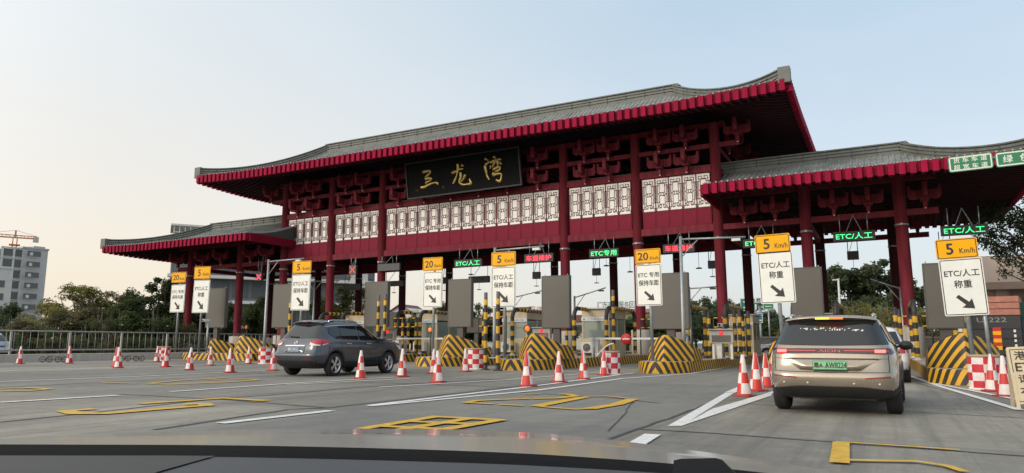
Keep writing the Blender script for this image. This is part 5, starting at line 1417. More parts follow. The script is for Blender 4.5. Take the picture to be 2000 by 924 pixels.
plain_car((-11.6, 72), R(80), 'small dark red car far off behind the toll booths', (.24, .03, .03))
# ================================================================== beyond the gate
def atD(px, py, depth): return EYE + ray(px, py)*(depth/FPX)
def fplace(px, depth):
    q = atD(px, 669, depth); return Vector((q.x, q.y, 0)), math.atan2(-q.x, q.y)
def zpx(py, px, depth): return atD(px, py, depth).z
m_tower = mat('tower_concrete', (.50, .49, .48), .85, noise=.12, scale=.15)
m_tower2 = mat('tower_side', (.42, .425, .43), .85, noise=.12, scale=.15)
m_open = mat('dark_opening', (.12, .12, .125), .5, noise=.1)
m_bw = mat('building_white', (.56, .55, .52), .75, noise=.1, scale=.3)
m_slab = mat('slab_white', (.62, .62, .60), .7, noise=.08, scale=.5)
m_gl = mat('facade_glass', (.10, .115, .125), .15, noise=.2, scale=.3, spec=.8)
def tower():
    D = 200.; loc, rz = fplace(50, D); k = D/FPX
    o = thing('apartment_tower', 'unfinished grey concrete tower block at the far left under a crane', 'building', loc, rz+R(24))
    X = lambda px: (px-60)*k
    b = MB(); h = zpx(483, 60, D)
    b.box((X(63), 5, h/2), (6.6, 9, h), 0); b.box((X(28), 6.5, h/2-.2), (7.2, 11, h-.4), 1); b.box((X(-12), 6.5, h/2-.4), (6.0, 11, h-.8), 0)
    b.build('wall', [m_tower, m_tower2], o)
    r_ = MB(); r_.box((X(63), 5, h+.2), (7.0, 9.4, .5)); r_.box((X(82), 7, h+.8), (3, 5, 1.2)); r_.build('roof', m_tower2, o)
    n = 9; fh = h/n
    for i in range(n):
        z = fh*(i+.5)
        for xx, w in ((X(63)-1.0, 1.5),):
            f = MB(); f.box((xx, -1.03, z), (w+2.0, .1, fh*.5), 0); f.box((xx-.7, -1.10, z-.1), (.8, .06, fh*.28), 1); f.build('window', [m_open, m_slab], o)
        for xx in (X(28)-1.8, X(28)+1.2):
            f = MB(); f.box((xx, .98, z), (2.4, .1, fh*.62)); f.build('window', m_open, o)
        f = MB(); f.box((X(63)+3.33, 2.5, z), (.1, 1.2, fh*.5)); f.build('window', m_open, o)
        s = MB(); s.box((X(28), .9, fh*(i+1)-.15), (7.2, .5, .3)); s.build('floor_slab', m_tower, o)
    c = MB()
    for xx in (X(28)-3.2, X(28)-.3, X(28)+3.0): c.box((xx, .9, h/2), (.5, .4, h)); 
    c.build('pier', m_slab, o)
tower()
loc, rz = fplace(6, 165); o = thing('white_building', 'lower white building at the left edge in front of the concrete tower', 'building', loc, rz+R(15)); h = zpx(523, 6, 165)
b = MB(); b.box((-3, 5, h/2), (6.4, 10, h)); b.build('wall', m_bw, o)
f = MB()
for i in range(5): f.box((-1.6, -.03, 2.2+i*3), (1.3, .1, 1.6)); f.box((-4.2, -.03, 2.2+i*3), (1.3, .1, 1.6))
f.build('window', m_open, o); b = MB(); b.box((-3, 5, h+.2), (6.8, 10.4, .4)); b.build('roof', m_slab, o)
loc, rz = fplace(8, 230); o = thing('tower_crane', 'orange tower crane rising over the concrete tower at the far left', 'crane', loc, rz); m_cr2 = mat('crane_orange', (.50, .20, .08), .6, noise=.15)
hj = zpx(460, 10, 230); ht = zpx(445, 10, 230)
b = MB()
for x, y in ((-.7, -.7), (.7, -.7), (.7, .7), (-.7, .7)): b.bar((x, y, 0), (x*.8, y*.8, hj), .22)
for i in range(int(hj/2.2)):
    z = i*2.2; s = 1 if i % 2 else -1; b.bar((-.7*s, -.7, z), (.7*s, -.7, z+2.2), .14); b.bar((-.7, .7*s, z), (-.7, -.7*s, z+2.2), .14)
for r_, z in ((1.6, hj-6.6), (1.3, hj-4.4), (1.5, hj-2.4)): b.box((0, 0, z), (2*r_, 2*r_, .3))
b.build('mast', m_cr2, o)
b = MB(); b.bar((0, 0, hj), (0, 0, ht), .5); b.bar((-9, 0, hj), (6.4, 0, hj+.1), .4); b.bar((-9, 0, hj+.9), (6.0, 0, hj+.8), .25); b.bar((0, 0, ht), (6, 0, hj+.9), .1); b.bar((0, 0, ht), (-8, 0, hj+.9), .1)
for i in range(15): b.bar((-9+i, 0, hj+(.9 if i % 2 else 0)), (-8+i, 0, hj+(0 if i % 2 else .9)), .14)
b.build('jib', m_cr2, o); b = MB(); b.box((5.7, 0, hj-.2), (1.6, 1.4, 1.7)); b.build('counterweight', m_tower2, o)

def office():
    D = 100.; loc, rz = fplace(540, D); k = D/FPX
    o = thing('office_building', 'dark grey office building with white floor slabs behind the left half of the gate', 'building', loc, rz+R(8))
    X0, X1 = (345-540)*k, (735-540)*k; h = zpx(492, 540, D); w = X1-X0; xc = (X0+X1)/2
    b = MB(); b.box((xc, 8, h/2), (w, 14, h)); b.build('wall', mat('office_grey', (.13, .135, .145), .6, noise=.15, scale=.3), o)
    n = 4
    for i in range(n):
        s = MB(); s.box((xc, .55, h*(i+1)/n-.3), (w+.8, 1.5, .42)); s.build('floor_slab', m_slab, o)
        nx = 11
        for j in range(nx):
            f = MB(); f.box((X0+w*(j+.5)/nx, .96, h*(i+.42)/n), (w/nx*.80, .12, h/n*.62)); f.build('window', m_gl, o)
    r_ = MB(); z0 = h; z1 = zpx(447, 380, D); x0, x1 = (345-540)*k, (412-540)*k
    r_.box(((x0+x1)/2, 4, z1), (x1-x0+.8, 8, .25))
    for i in range(8): r_.box((x0+(x1-x0)*i/7, .3, (z0+z1)/2), (.12, .12, z1-z0)); r_.box((x0+(x1-x0)*i/7, 7.7, (z0+z1)/2), (.12, .12, z1-z0))
    for z in (z0+(z1-z0)*.35, z0+(z1-z0)*.7): r_.box(((x0+x1)/2, .3, z), (x1-x0, .08, .1)); r_.box(((x0+x1)/2, 7.7, z), (x1-x0, .08, .1))
    r_.build('roof_pavilion', m_slab, o)
    t = MB(); t.box(((700-540)*k, 3, h*.55), (2.4, 6, h*1.1)); t.box(((722-540)*k, 5, h*.52), (1.8, 5, h*1.04)); t.build('stair_tower', m_bw, o)
office()
m_brick = mat('roof_brown', (.16, .06, .05), .7, noise=.15)
loc, rz = fplace(780, 105); o = thing('gabled_house', 'small white house with a brown pitched roof far behind the striped posts', 'building', loc, rz+R(-25)); k = 105/FPX
h1, h2 = zpx(607, 780, 105), zpx(593, 780, 105)
b = MB(); b.box((0, 3, h1/2), (3.6, 6, h1)); b.prism([(-1.8, h1), (1.8, h1), (0, h2-.1)], 0, 6, 'XZ'); b.build('wall', m_bw, o)
b = MB()
for s in (-1, 1): b.add([(s*2.1, -.4, h1-.3), (s*2.1, 6.4, h1-.3), (0, 6.4, h2), (0, -.4, h2), (s*2.1, -.4, h1-.42), (s*2.1, 6.4, h1-.42), (0, 6.4, h2-.12), (0, -.4, h2-.12)], [(0, 1, 2, 3), (7, 6, 5, 4), (0, 3, 7, 4), (0, 4, 5, 1), (1, 5, 6, 2)])
b.build('roof', m_brick, o); b = MB(); b.box((.6, -.04, h1*.8), (.7, .1, .6)); b.build('window', m_open, o)

def low_building(px0, px1, pyt, D, label, wall, roofm, letters, lm, lpx0, lpx1, lpy0, lpy1, depth=10, band=1.0):
    pc = (px0+px1)/2; loc, rz = fplace(pc, D); k = D/FPX; w = (px1-px0)*k; h = zpx(pyt, pc, D)
    o = thing('service_building', label, 'building', loc, rz)
    b = MB(); b.box((0, depth/2, h/2), (w, depth, h)); b.build('wall', wall, o)
    r_ = MB(); r_.box((0, depth/2, h-band/2), (w+.8, depth+.8, band)); rf = r_.build('roof', roofm, o)
    n = max(3, int(w/2.6))
    for j in range(n):
        f = MB(); f.box((-w/2+w*(j+.5)/n, -.03, h-band-1.2), (w/n*.6, .12, 1.3)); f.build('window', m_gl, o)
    lx0, lx1 = (lpx0-pc)*k, (lpx1-pc)*k; lz0, lz1 = zpx(lpy1, pc, D), zpx(lpy0, pc, D); n = len(letters)
    t = MB(); st = (lx1-lx0)/n
    for j, ch in enumerate(letters):
        if ch != ' ': t.text(ch, lx0+st*(j+.5), (lz0+lz1)/2, st*.82, lz1-lz0, .1, 0, .012)
    for j in range(n+1): t.bar((lx0+st*j, .16, h), (lx0+st*j, .16, lz1), .05)
    t.bar((lx0, .16, lz0), (lx1, .16, lz0), .05); t.build('roof_lettering', lm, rf)
    return o
low_building(975, 1150, 615, 115, 'low white building with red roof lettering behind the middle brown panel', m_bw, mat('parapet_red', (.22, .08, .07), .7, noise=.1), '西德星力', mat('letter_red', (.45, .12, .10), .6, noise=0), 1032, 1092, 598, 608)
low_building(1150, 1330, 603, 110, 'low olive building with black roof lettering right of the middle column', mat('wall_olive', (.20, .20, .09), .8, noise=.15, scale=.4), mat('parapet_pink', (.34, .20, .17), .75, noise=.1), '广东高速服务区基五', mat('letter_black', (.03, .032, .035), .6, noise=0), 1168, 1262, 588, 600, 9, .55)
loc, rz = fplace(880, 140); k = 140/FPX; o = thing('long_shed', 'long low shed with a brick red roof, far behind the booths at the middle left', 'building', loc, rz)
h = zpx(625, 880, 140); b = MB(); b.box((-1, 6, h/2), (20, 10, h)); b.build('wall', m_bw, o); b = MB(); b.box((-1, 6, h), (21, 11, .9)); b.build('roof', mat('roof_brick', (.24, .11, .09), .8, noise=.15), o)
b = MB()
for i in range(7): b.box((-9.5+i*2.8, .95, h-1.9), (1.6, .14, 1.2))
b.build('window', m_gl, o)

def side_building():
    D = 52.; loc, rz = fplace(1975, D); k = D/FPX
    o = thing('brown_building', 'brown rendered building behind the tree at the right edge', 'building', loc, rz+R(6)); X = lambda p: (p-1975)*k
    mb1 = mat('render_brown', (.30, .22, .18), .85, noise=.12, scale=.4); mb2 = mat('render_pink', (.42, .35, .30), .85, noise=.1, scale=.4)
    z1, z2, z3 = zpx(495, 1975, D), zpx(552, 1975, D), zpx(566, 1975, D)
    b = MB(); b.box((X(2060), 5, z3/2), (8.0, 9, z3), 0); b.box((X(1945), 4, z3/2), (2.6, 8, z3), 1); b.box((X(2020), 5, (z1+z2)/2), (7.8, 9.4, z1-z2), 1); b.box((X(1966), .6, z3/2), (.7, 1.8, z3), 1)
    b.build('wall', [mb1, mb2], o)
    r_ = MB(); r_.box((X(2000), 4, (z2+z3)/2), (8.4, 11, z2-z3)); r_.build('roof_slab', mb1, o)
    f = MB(); f.box((X(2013), .46, z3-1.5), (.8, .12, 1.9)); f.build('window', m_open, o)
side_building()

def truck(px, D, label, green):
    loc, rz = fplace(px, D); k = D/FPX
    o = thing('cargo_truck', label, 'truck', loc, rz+R(-4)); w = 2.3; X = 0
    zt, zb, z0 = zpx(578 if not green else 590, px, D), zpx(616 if not green else 622, px, D), .95
    if not green:
        c = MB()
        for i in range(3): c.box((0, 1.6, zb+(zt-zb)*(i+.5)/3), (w, 3.2, (zt-zb)/3-.03))
        c.build('board_load', mat('wood_red', (.36, .15, .11), .75, noise=.25, scale=4, streak=False), o)
    else:
        c = MB(); c.box((0, 1.6, (zt+zb)/2), (w, 3.2, zt-zb)); 
        for i in range(5): c.box((-w/2+w*i/4, -.03, (zt+zb)/2), (.06, .06, zt-zb))
        c.build('tarpaulin', mat('tarp_green', (.03, .11, .085), .8, noise=.3, scale=6), o)
    b = MB(); b.box((0, 1.6, (zb+z0)/2), (w, 3.1, zb-z0-.02)); 
    for z in (.3, .6): b.box((0, .03, z0+(zb-z0)*z), (w-.1, .06, .06))
    b.build('cargo_bed', m_dark if not green else mat('truck_blue_grey', (.07, .09, .14), .6), o)
    if not green:
        t = MB(); t.text('U 222', .05, zb-.20, 1.15, .22, .035); t.build('rear_lettering', mat('letter_pale', (.26, .26, .25), .7), o)
    ch = MB(); ch.box((0, 2.5, .75), (1.0, 6, .25)); ch.box((0, .1, .6), (w, .1, .16)); ch.build('chassis', m_dark, o)
    ca = MB(); ca.box((0, 5.2, 1.7), (2.2, 1.8, 2.0)); ca.build('cab', mat('cab_paint', (.25, .06, .05) if not green else (.10, .16, .30), .4, coat=.5), o, bevel=.08)
    for x in (-.9, .9):
        for y in (.9, 4.9): wheel(o, x, y, .48, .48, 1 if x > 0 else -1, 6)
    rf = MB()
    for x in (-1.0, 1.0): rf.box((x, -.02, .62), (.28, .05, .12))
    rf.build('tail_lamp', m_lred, o)
    for i in range(4): st = MB(); st.box((.9 if not green else -.9, -.005, z0+.08+i*.22), (.09, .02, .12)); st.build('reflector_tape', m_white, o)
truck(1938, 33, 'dark truck loaded with red boards behind the rightmost lane sign', False)
truck(2022, 33, 'truck with a green tarpaulin cut by the right edge', True)
q = atD(1951, 690, 27); o = thing('warning_post', 'short red and yellow striped post in front of the dark truck', 'bollard', (q.x, q.y, 0)); b = MB()
for i in range(6): b.box((0, 0, .95+i*.14), (.26, .05, .139), i % 2)
b.box((0, .04, .8), (.06, .04, 1.6), 1); b.build('marker', [m_signyel, m_red], o)

def far_panel(px, py0, py1, w, Y, label):
    a, b_ = at(px, py0, Y), at(px, py1, Y); o = thing('display_back', label, 'panel', (a.x, Y, 0), 0, 'dark backs of far displays'); h = a.z-b_.z
    p = MB(); p.box((0, 0, b_.z+h/2), (w, .25, h)); p.build('cabinet', m_brown2, o, bevel=.02); q = MB(); q.box((0, .1, b_.z/2), (.3, .2, b_.z)); q.build('post', m_brown2, o)
far_panel(1021, 600, 640, 1.2, 45, 'dark back of a display behind the mound by two striped posts')
far_panel(762, 610, 642, 1.7, 46, 'dark back of a display right of the grey SUV roof')
far_panel(930, 622, 650, 1.5, 47, 'dark back of a display right of the middle brown panel')
def far_sign(px0, px1, py0, py1, D, label, m_, lines=2):
    loc, rz = fplace((px0+px1)/2, D); k = D/FPX; w = (px1-px0)*k; z0, z1 = zpx(py1, px0, D), zpx(py0, px0, D); h = z1-z0
    o = thing('highway_sign', label, 'road sign', loc, rz); p = MB(); p.rrect(0, (z0+z1)/2, w, h, .08, -.04, .04, 0); p.ring(0, (z0+z1)/2, w-.06, h-.06, .06, .06, -.045, 1); pl = p.build('plate', [m_, m_gw], o)
    q = MB(); q.cyl((0, .15, 0), (0, .15, z1), .12, 10); q.build('post', m_steel, o)
    t = MB()
    for i in range(lines): t.box((0, -.05, z0+h*(i+.6)/(lines+.2)), (w*.6, .01, h*.12))
    t.build('legend', m_gw, pl)
m_teal = mat('sign_teal', (.015, .14, .12), .4, noise=.05); m_blue = mat('sign_blue', (.02, .13, .28), .4, noise=.05)
far_sign(1450, 1478, 582, 607, 120, 'far teal highway sign left of the far columns at the right of the middle', m_teal)
far_sign(1481, 1498, 581, 606, 121, 'far teal highway sign just right of a dark rear column', m_teal)
far_sign(1494, 1514, 592, 604, 110, 'small far green sign under the white lane plate by the champagne SUV', m_green, 1)
far_sign(1481, 1492, 611, 631, 90, 'small far blue sign low between the column and the champagne SUV', m_blue)
loc, rz = fplace(1645, 70); o = thing('street_lamp', 'slim white lamp post in front of the trees between right wing columns', 'lamp', loc, rz); b = MB(); b.tube([(0, 0, 0), (0, 0, zpx(543, 1645, 70))], [.13, .09], 10); b.build('mast', m_white, o); b = MB(); b.box((-.25, 0, zpx(545, 1645, 70)), (.6, .2, .1)); b.build('lamp_head', m_white, o)
loc, rz = fplace(1487, 95); o = thing('street_lamp', 'far grey lamp post with a ring head right of the thick column', 'lamp', loc, rz); hz = zpx(585, 1487, 95); b = MB(); b.cyl((0, 0, 0), (0, 0, hz), .16, 10); b.build('mast', m_steel, o); b = MB(); b.lathe([(.1, hz-.6), (.75, hz-.5), (.75, hz-.3), (.1, hz-.25)], 14); b.lathe([(.1, hz-1.9), (.85, hz-1.8), (.85, hz-1.6), (.1, hz-1.55)], 14); b.build('lamp_head', m_steel, o)
# low retaining wall and guard rail far behind
loc, rz = fplace(1560, 62); o = thing('stone_wall', 'low grey wall in front of the trees at the right', 'wall', loc, rz); b = MB(); b.box((3, 0, .8), (17, .4, 1.6)); b.build('wall', mat('wall_grey', (.22, .21, .19), .85, noise=.2, scale=1), o); b = MB(); b.box((3, 0, 1.63), (17.1, .5, .08)); b.build('coping', m_conc, o)

# ================================================================== trees and shrubs
L_dark = leaf_mat('leaf_dark', (.030, .047, .022), (.105, .140, .060)); L_mid = leaf_mat('leaf_mid', (.032, .052, .018), (.12, .16, .055)); L_olive = leaf_mat('leaf_olive', (.10, .10, .032), (.32, .30, .095)); L_brown = leaf_mat('leaf_scrub', (.062, .060, .030), (.19, .175, .085))
m_bark = mat('bark', (.085, .070, .055), .9, noise=.3, scale=3); m_bark2 = mat('bark_pale', (.20, .18, .145), .9, noise=.25, scale=3)
def crown_mesh(name, blobs, n, size, mat_, seed):
    g = np.random.default_rng(seed); B = np.array(blobs, float); vol = (B[:, 3]*B[:, 4]*B[:, 5])**.8; idx = g.choice(len(B), n, p=vol/vol.sum())
    d = g.normal(size=(n, 3)); d /= np.linalg.norm(d, axis=1)[:, None]; rad = g.random(n)**.45
    # ragged outline: radius wobbles with direction
    wob = 1+.22*np.sin(d[:, 0]*5+idx)+.18*np.sin(d[:, 1]*7+idx*2)+.15*np.sin(d[:, 2]*6+idx*3)
    c = B[idx, :3]+d*B[idx, 3:6]*(rad*wob)[:, None]
    a = g.normal(size=(n, 3)); a /= np.linalg.norm(a, axis=1)[:, None]; b = np.cross(a, g.normal(size=(n, 3))); b /= np.linalg.norm(b, axis=1)[:, None]
    s = size*(.6+.8*g.random(n))[:, None]
    v = np.stack([c-a*s, c+b*s*.45, c+a*s, c-b*s*.45], 1).reshape(-1, 3)
    me = bpy.data.meshes.new(name); me.vertices.add(4*n); me.vertices.foreach_set('co', v.ravel()); me.loops.add(4*n); me.loops.foreach_set('vertex_index', np.arange(4*n)); me.polygons.add(n); me.polygons.foreach_set('loop_start', np.arange(0, 4*n, 4)); me.polygons.foreach_set('loop_total', np.full(n, 4)); me.update(calc_edges=True); me.materials.append(mat_); return me
def make_tree(kind, leaf, seed, nm='tree'):
    """unit tree about 6 m high"""
    r_ = random.Random(seed); o = thing(nm, 'x', 'tree' if nm == 'tree' else 'shrub'); blobs = []; t = MB(); bark = m_bark
    if kind == 'broad':
        t.tube([(0, 0, -.1), (.05, 0, 1.2), (.0, .1, 2.4), (.1, 0, 4.6)], [.20, .16, .12, .04], 8)
        for i in range(15):
            a = r_.uniform(0, 6.28); rr = r_.uniform(.3, 1.75); z = r_.uniform(1.9, 5.3); k = 1-abs(z-3.4)/4.2
            x, y = rr*k*math.cos(a), rr*k*math.sin(a); s = r_.uniform(.55, .95); blobs.append((x, y, z, s, s, s*.75)); t.tube([(0, .03, max(1.2, z-1.4)), (x*.5, y*.5, z-.5), (x, y, z)], [.07, .045, .015], 6)
        n, sz = 7000, .125
    elif kind == 'tall':
        t.tube([(0, 0, -.1), (.1, 0, 2), (.0, .1, 4), (.1, 0, 5.6)], [.14, .11, .08, .03], 8)
        for i in range(20):
            a = r_.uniform(0, 6.28); z = r_.uniform(1.4, 5.7); k = .35+1.1*math.sin(math.pi*(z-1.0)/5.4); rr = r_.uniform(.1, 1.0)*k; s = r_.uniform(.35, .62); x, y = rr*math.cos(a), rr*math.sin(a); blobs.append((x, y, z, s, s, s*.8)); t.tube([(0, .03, z-.9), (x, y, z)], [.05, .015], 6)
        n, sz = 7000, .105
    elif kind == 'airy':
        bark = m_bark2
        for j in range(4):
            bx = r_.uniform(-.9, .9); t.tube([(bx*.4, r_.uniform(-.3, .3), -.1), (bx*.8, 0, 2), (bx*1.2+r_.uniform(-.3, .3), r_.uniform(-.5, .5), 4.8)], [.08, .06, .02], 6)
        for i in range(34):
            z = r_.uniform(1.6, 5.6); q_ = math.sqrt(max(.05, 1-((z-3.5)/2.5)**2)); x, y = r_.uniform(-1.9, 1.9)*q_, r_.uniform(-1.4, 1.4)*q_; s = r_.uniform(.34, .62); blobs.append((x, y, z, s*1.2, s*1.2, s*.7)); t.tube([(x*.4, y*.3, z-1.2), (x, y, z)], [.03, .01], 5)
        n, sz = 8000, .085
    else:       # shrub: many stems from the ground
        bark = m_bark2
        for j in range(14): x, y = r_.uniform(-2, 2), r_.uniform(-1, 1); t.tube([(x*.6, y, -.1), (x, y, 2.2+r_.uniform(0, 2)), (x*1.1+r_.uniform(-.3, .3), y, 3.5+r_.uniform(0, 2.2))], [.035, .025, .01], 5)
        for i in range(20):
            x, y = r_.uniform(-2.4, 2.4), r_.uniform(-1.2, 1.2); z = r_.uniform(.5, 4.9)*(1-abs(x)*.10); s = r_.uniform(.5, .95); blobs.append((x, y, z, s, s, s*.9))
        n, sz = 7000, .105
    t.build('trunk' if kind != 'shrub' else 'stem', bark, o); me = crown_mesh('crown', blobs, n, sz, leaf, seed); c = bpy.data.objects.new('crown' if kind != 'shrub' else 'foliage', me); COL.objects.link(c); c.parent = o
    return o
protos = {}
used = set()
def plant(kind, leaf, seed, px, pyt, D, label, group=None, nm='tree', sx=1., pybase=None):
    key = (kind, leaf.name, seed, nm)
    loc, rz = fplace(px, D); h = max(.8, zpx(pyt, px, D)); s = h/5.9
    if key not in protos: protos[key] = make_tree(kind, leaf, seed, nm)
    if key not in used: o = protos[key]; used.add(key); o['label'] = label
    else: o = copy_tree(protos[key]); o['label'] = label
    if group: o['group'] = group
    o.location = loc; o.scale = (s*sx, s*sx, s); o.rotation_euler = (0, 0, rz+rnd.uniform(-.5, .5)+(0 if rnd.random() < .5 else math.pi)); return o
GL = 'trees behind the left railing'
HED = 'scrub hedge behind the left railing'; LHED = 'leafy scrub bush in the hedge behind the left railing'
for px, pyt, D, kd, lf, sd in ((-30, 585, 66, 'shrub', L_dark, 1), (35, 612, 62, 'shrub', L_brown, 2), (75, 606, 60, 'shrub', L_olive, 3), (120, 592, 60, 'shrub', L_brown, 2), (165, 606, 58, 'shrub', L_brown, 1), (205, 600, 58, 'shrub', L_mid, 4), (245, 598, 58, 'shrub', L_mid, 4), (285, 596, 58, 'shrub', L_mid, 4), (325, 598, 60, 'shrub', L_brown, 1), (120, 622, 56, 'shrub', L_mid, 4), (185, 618, 56, 'shrub', L_brown, 2), (30, 625, 58, 'shrub', L_mid, 4), (20, 640, 56, 'shrub', L_dark, 1), (60, 648, 54, 'shrub', L_dark, 1), (100, 645, 54, 'shrub', L_brown, 1), (140, 648, 54, 'shrub', L_dark, 1), (180, 646, 53, 'shrub', L_dark, 1), (220, 645, 53, 'shrub', L_brown, 2), (262, 645, 53, 'shrub', L_dark, 1), (300, 646, 53, 'shrub', L_dark, 1), (340, 645, 54, 'shrub', L_dark, 1), (385, 640, 57, 'shrub', L_dark, 1)):
    plant(kd, lf, sd, px, pyt, D, LHED, HED, 'shrub')
plant('broad', L_dark, 5, 15, 590, 72, 'dark round tree at the left edge below the tower', GL)
plant('airy', L_olive, 6, 152, 553, 64, 'airy olive tree with thin crown, tallest left of centre behind the railing', GL, sx=1.35)
plant('airy', L_brown, 7, 188, 556, 66, 'sparse brownish tree right beside the airy olive tree behind the railing', GL, sx=1.3)
plant('airy', L_olive, 6, 95, 590, 64, 'low sparse olive tree between the tower and the airy olive tree', GL, sx=1.5)
plant('broad', L_dark, 5, 248, 566, 68, 'dark dense round tree in the middle of the row behind the railing', GL)
plant('broad', L_mid, 9, 218, 580, 66, 'lower green tree left of the dark dense round tree', GL)
plant('broad', L_dark, 8, 285, 575, 70, 'dark tree right of the dense round tree behind the railing', GL)
plant('tall', L_dark, 10, 318, 538, 66, 'tall dark tree with ragged top left of the leftmost 20 km/h sign', GL, sx=1.2)
plant('tall', L_dark, 10, 345, 556, 68, 'dark tree directly behind the leftmost 20 km/h sign', GL, sx=1.3)
plant('broad', L_brown, 12, 130, 600, 57, 'low bushy brownish tree in front of the airy olive tree', GL, sx=1.6)
plant('broad', L_mid, 9, 262, 600, 58, 'low bushy green tree in front of the dark dense round tree', GL, sx=1.6)
plant('broad', L_brown, 12, 55, 618, 58, 'low bushy brownish tree below the concrete tower', GL, sx=1.7)
plant('broad', L_dark, 5, 372, 604, 66, 'low dark tree between the two leftmost lane signs', GL, sx=1.4)
plant('broad', L_mid, 9, 232, 572, 64, 'full green tree just right of the sparse brownish tree behind the railing', GL, sx=1.35)
plant('broad', L_dark, 8, 300, 566, 66, 'full dark tree left of the tall ragged tree behind the railing', GL, sx=1.3)
plant('broad', L_brown, 12, 170, 590, 60, 'bushy brownish tree below the airy olive tree crown', GL, sx=1.5)
GM = 'trees seen between the gate columns'
plant('broad', L_mid, 9, 500, 566, 75, 'green tree between the left wing column and the grey pole', GM)
plant('broad', L_dark, 8, 535, 585, 74, 'dark green tree just right of the grey pole at the left', GM)
plant('broad', L_dark, 5, 440, 590, 76, 'dark green tree behind the leftmost brown panel', GM)
plant('broad', L_dark, 8, 400, 600, 74, 'dark tree behind the leftmost 5 km/h sign', GM)
plant('airy', L_olive, 6, 690, 556, 72, 'olive leafy tree behind the column above the grey SUV bonnet', GM, sx=1.3)
plant('broad', L_mid, 9, 660, 575, 76, 'green tree behind the third main column over the grey SUV roof', GM)
plant('broad', L_mid, 5, 620, 580, 78, 'green tree right of the 5 km/h sign above the grey SUV', GM)
plant('broad', L_dark, 8, 938, 590, 95, 'dark tree top seen right of the middle brown panel', GM)
plant('broad', L_dark, 5, 862, 592, 98, 'dark tree top seen between the 20 km/h sign and the middle brown panel', GM)
plant('broad', L_dark, 5, 815, 610, 100, 'low dark tree right of the small gabled house', GM)
LF = 'low dark green tree far behind the booths in the middle'
for px, pyt in ((772, 618), (805, 622), (838, 616), (872, 620), (905, 616), (942, 612), (975, 620), (1008, 622), (1100, 624), (1190, 618), (1225, 622), (1290, 612), (1315, 606)):
    plant('broad', L_dark if px % 2 else L_mid, 5 if px % 3 else 8, px, pyt, 92, LF, 'low trees far behind the booths', sx=1.9)
HILL = 'dark hillside trees behind the middle right columns'; LH = 'dark dense tree of the wooded rise behind the middle right columns'
for px, pyt, D in ((1350, 588, 130), (1375, 576, 135), (1402, 580, 140), (1432, 582, 138), (1455, 592, 130), (1390, 605, 115), (1425, 610, 115), (1360, 615, 112), (1475, 610, 120), (1505, 605, 125), (1530, 612, 118), (1340, 630, 105), (1445, 630, 108)):
    plant('broad', L_dark, rnd.choice((5, 8)), px, pyt, D, LH, HILL, sx=1.25)
GR = 'trees behind the right wing'
plant('tall', L_dark, 10, 1632, 524, 98, 'tall dark tree with split crown left of the hanging box, behind the white lamp post', GR, sx=1.3)
plant('tall', L_dark, 11, 1662, 522, 100, 'tall dark tree directly under the hanging box between right wing columns', GR, sx=1.15)
plant('tall', L_dark, 10, 1712, 504, 98, 'tallest dark tree between the right wing columns, left of the rightmost column', GR, sx=1.35)
plant('tall', L_dark, 11, 1742, 520, 99, 'dark tree just behind the dark rear column at the right', GR, sx=1.3)
plant('tall', L_dark, 10, 1610, 545, 100, 'dark tree peeking right of the first right wing column', GR, sx=1.3)
plant('tall', L_dark, 11, 1800, 545, 96, 'dark tree between the rightmost column and brown panel', GR, sx=1.3)
plant('broad', L_dark, 8, 1690, 575, 92, 'lower dark tree below the tallest one between right wing columns', GR, sx=1.4)
plant('tall', L_dark, 10, 1685, 528, 103, 'dark tree filling the gap left of the tallest one between right wing columns', GR, sx=1.6)
plant('broad', L_dark, 8, 1620, 572, 96, 'broad dark tree low behind the white lamp post', GR, sx=1.5)
plant('broad', L_mid, 9, 1735, 560, 94, 'broad green tree low beside the dark rear column at the right', GR, sx=1.5)
LO = 'yellowish olive bush in the bank above the champagne SUV'; GO = 'olive bushes on the bank at the right'
for px, pyt, D in ((1600, 590, 76), (1640, 578, 74), (1680, 572, 72), (1715, 582, 74), (1750, 578, 72), (1660, 600, 68), (1705, 602, 68), (1625, 606, 70), (1790, 585, 72), (1815, 590, 70), (1560, 612, 74)):
    plant('shrub', L_olive, 3, px, pyt, D, LO, GO, 'shrub')
# big tree leaning in at the right edge
def edge_tree():
    loc, rz = fplace(2055, 40); o = thing('broad_tree', 'large dark tree reaching in from the right edge under the roof end', 'tree', loc, rz); k = 40/FPX; Z = lambda py: zpx(py, 1990, 40)
    t = MB(); t.tube([(0, 0, -.1), (.1, 0, 3), (-.2, 0, 6), (-.4, 0, 9)], [.26, .22, .16, .05], 10); r_ = random.Random(4); bl = []
    for px, py, rr in ((1995, 375, 22), (2025, 360, 30), (1975, 405, 26), (2005, 420, 34), (1950, 425, 22), (1975, 445, 28), (2010, 465, 34), (1945, 455, 16), (1985, 480, 24), (2040, 430, 40), (2050, 480, 36), (2070, 380, 36), (2000, 505, 20), (1968, 468, 20), (2080, 440, 40), (2045, 330, 26), (2030, 520, 24), (1990, 525, 16)):
        x, z = (px-2055)*k, Z(py); y = r_.uniform(-1.1, 1.1); bl.append((x, y, z, rr*k, rr*k*1.1, rr*k*.8)); t.tube([(-.2, 0, max(3, z-2.2)), (x*.5, y*.5, z-.6), (x, y, z)], [.08, .05, .015], 6)
    t.build('trunk', m_bark, o); me = crown_mesh('crown', bl, 11000, .085, L_dark, 21); c = bpy.data.objects.new('crown', me); COL.objects.link(c); c.parent = o
edge_tree()
plant('shrub', leaf_mat('leaf_red', (.10, .012, .012), (.26, .03, .03)), 14, 1946, 566, 47, 'small dark red shrub before the brown building wall at the right', None, 'shrub', .3)
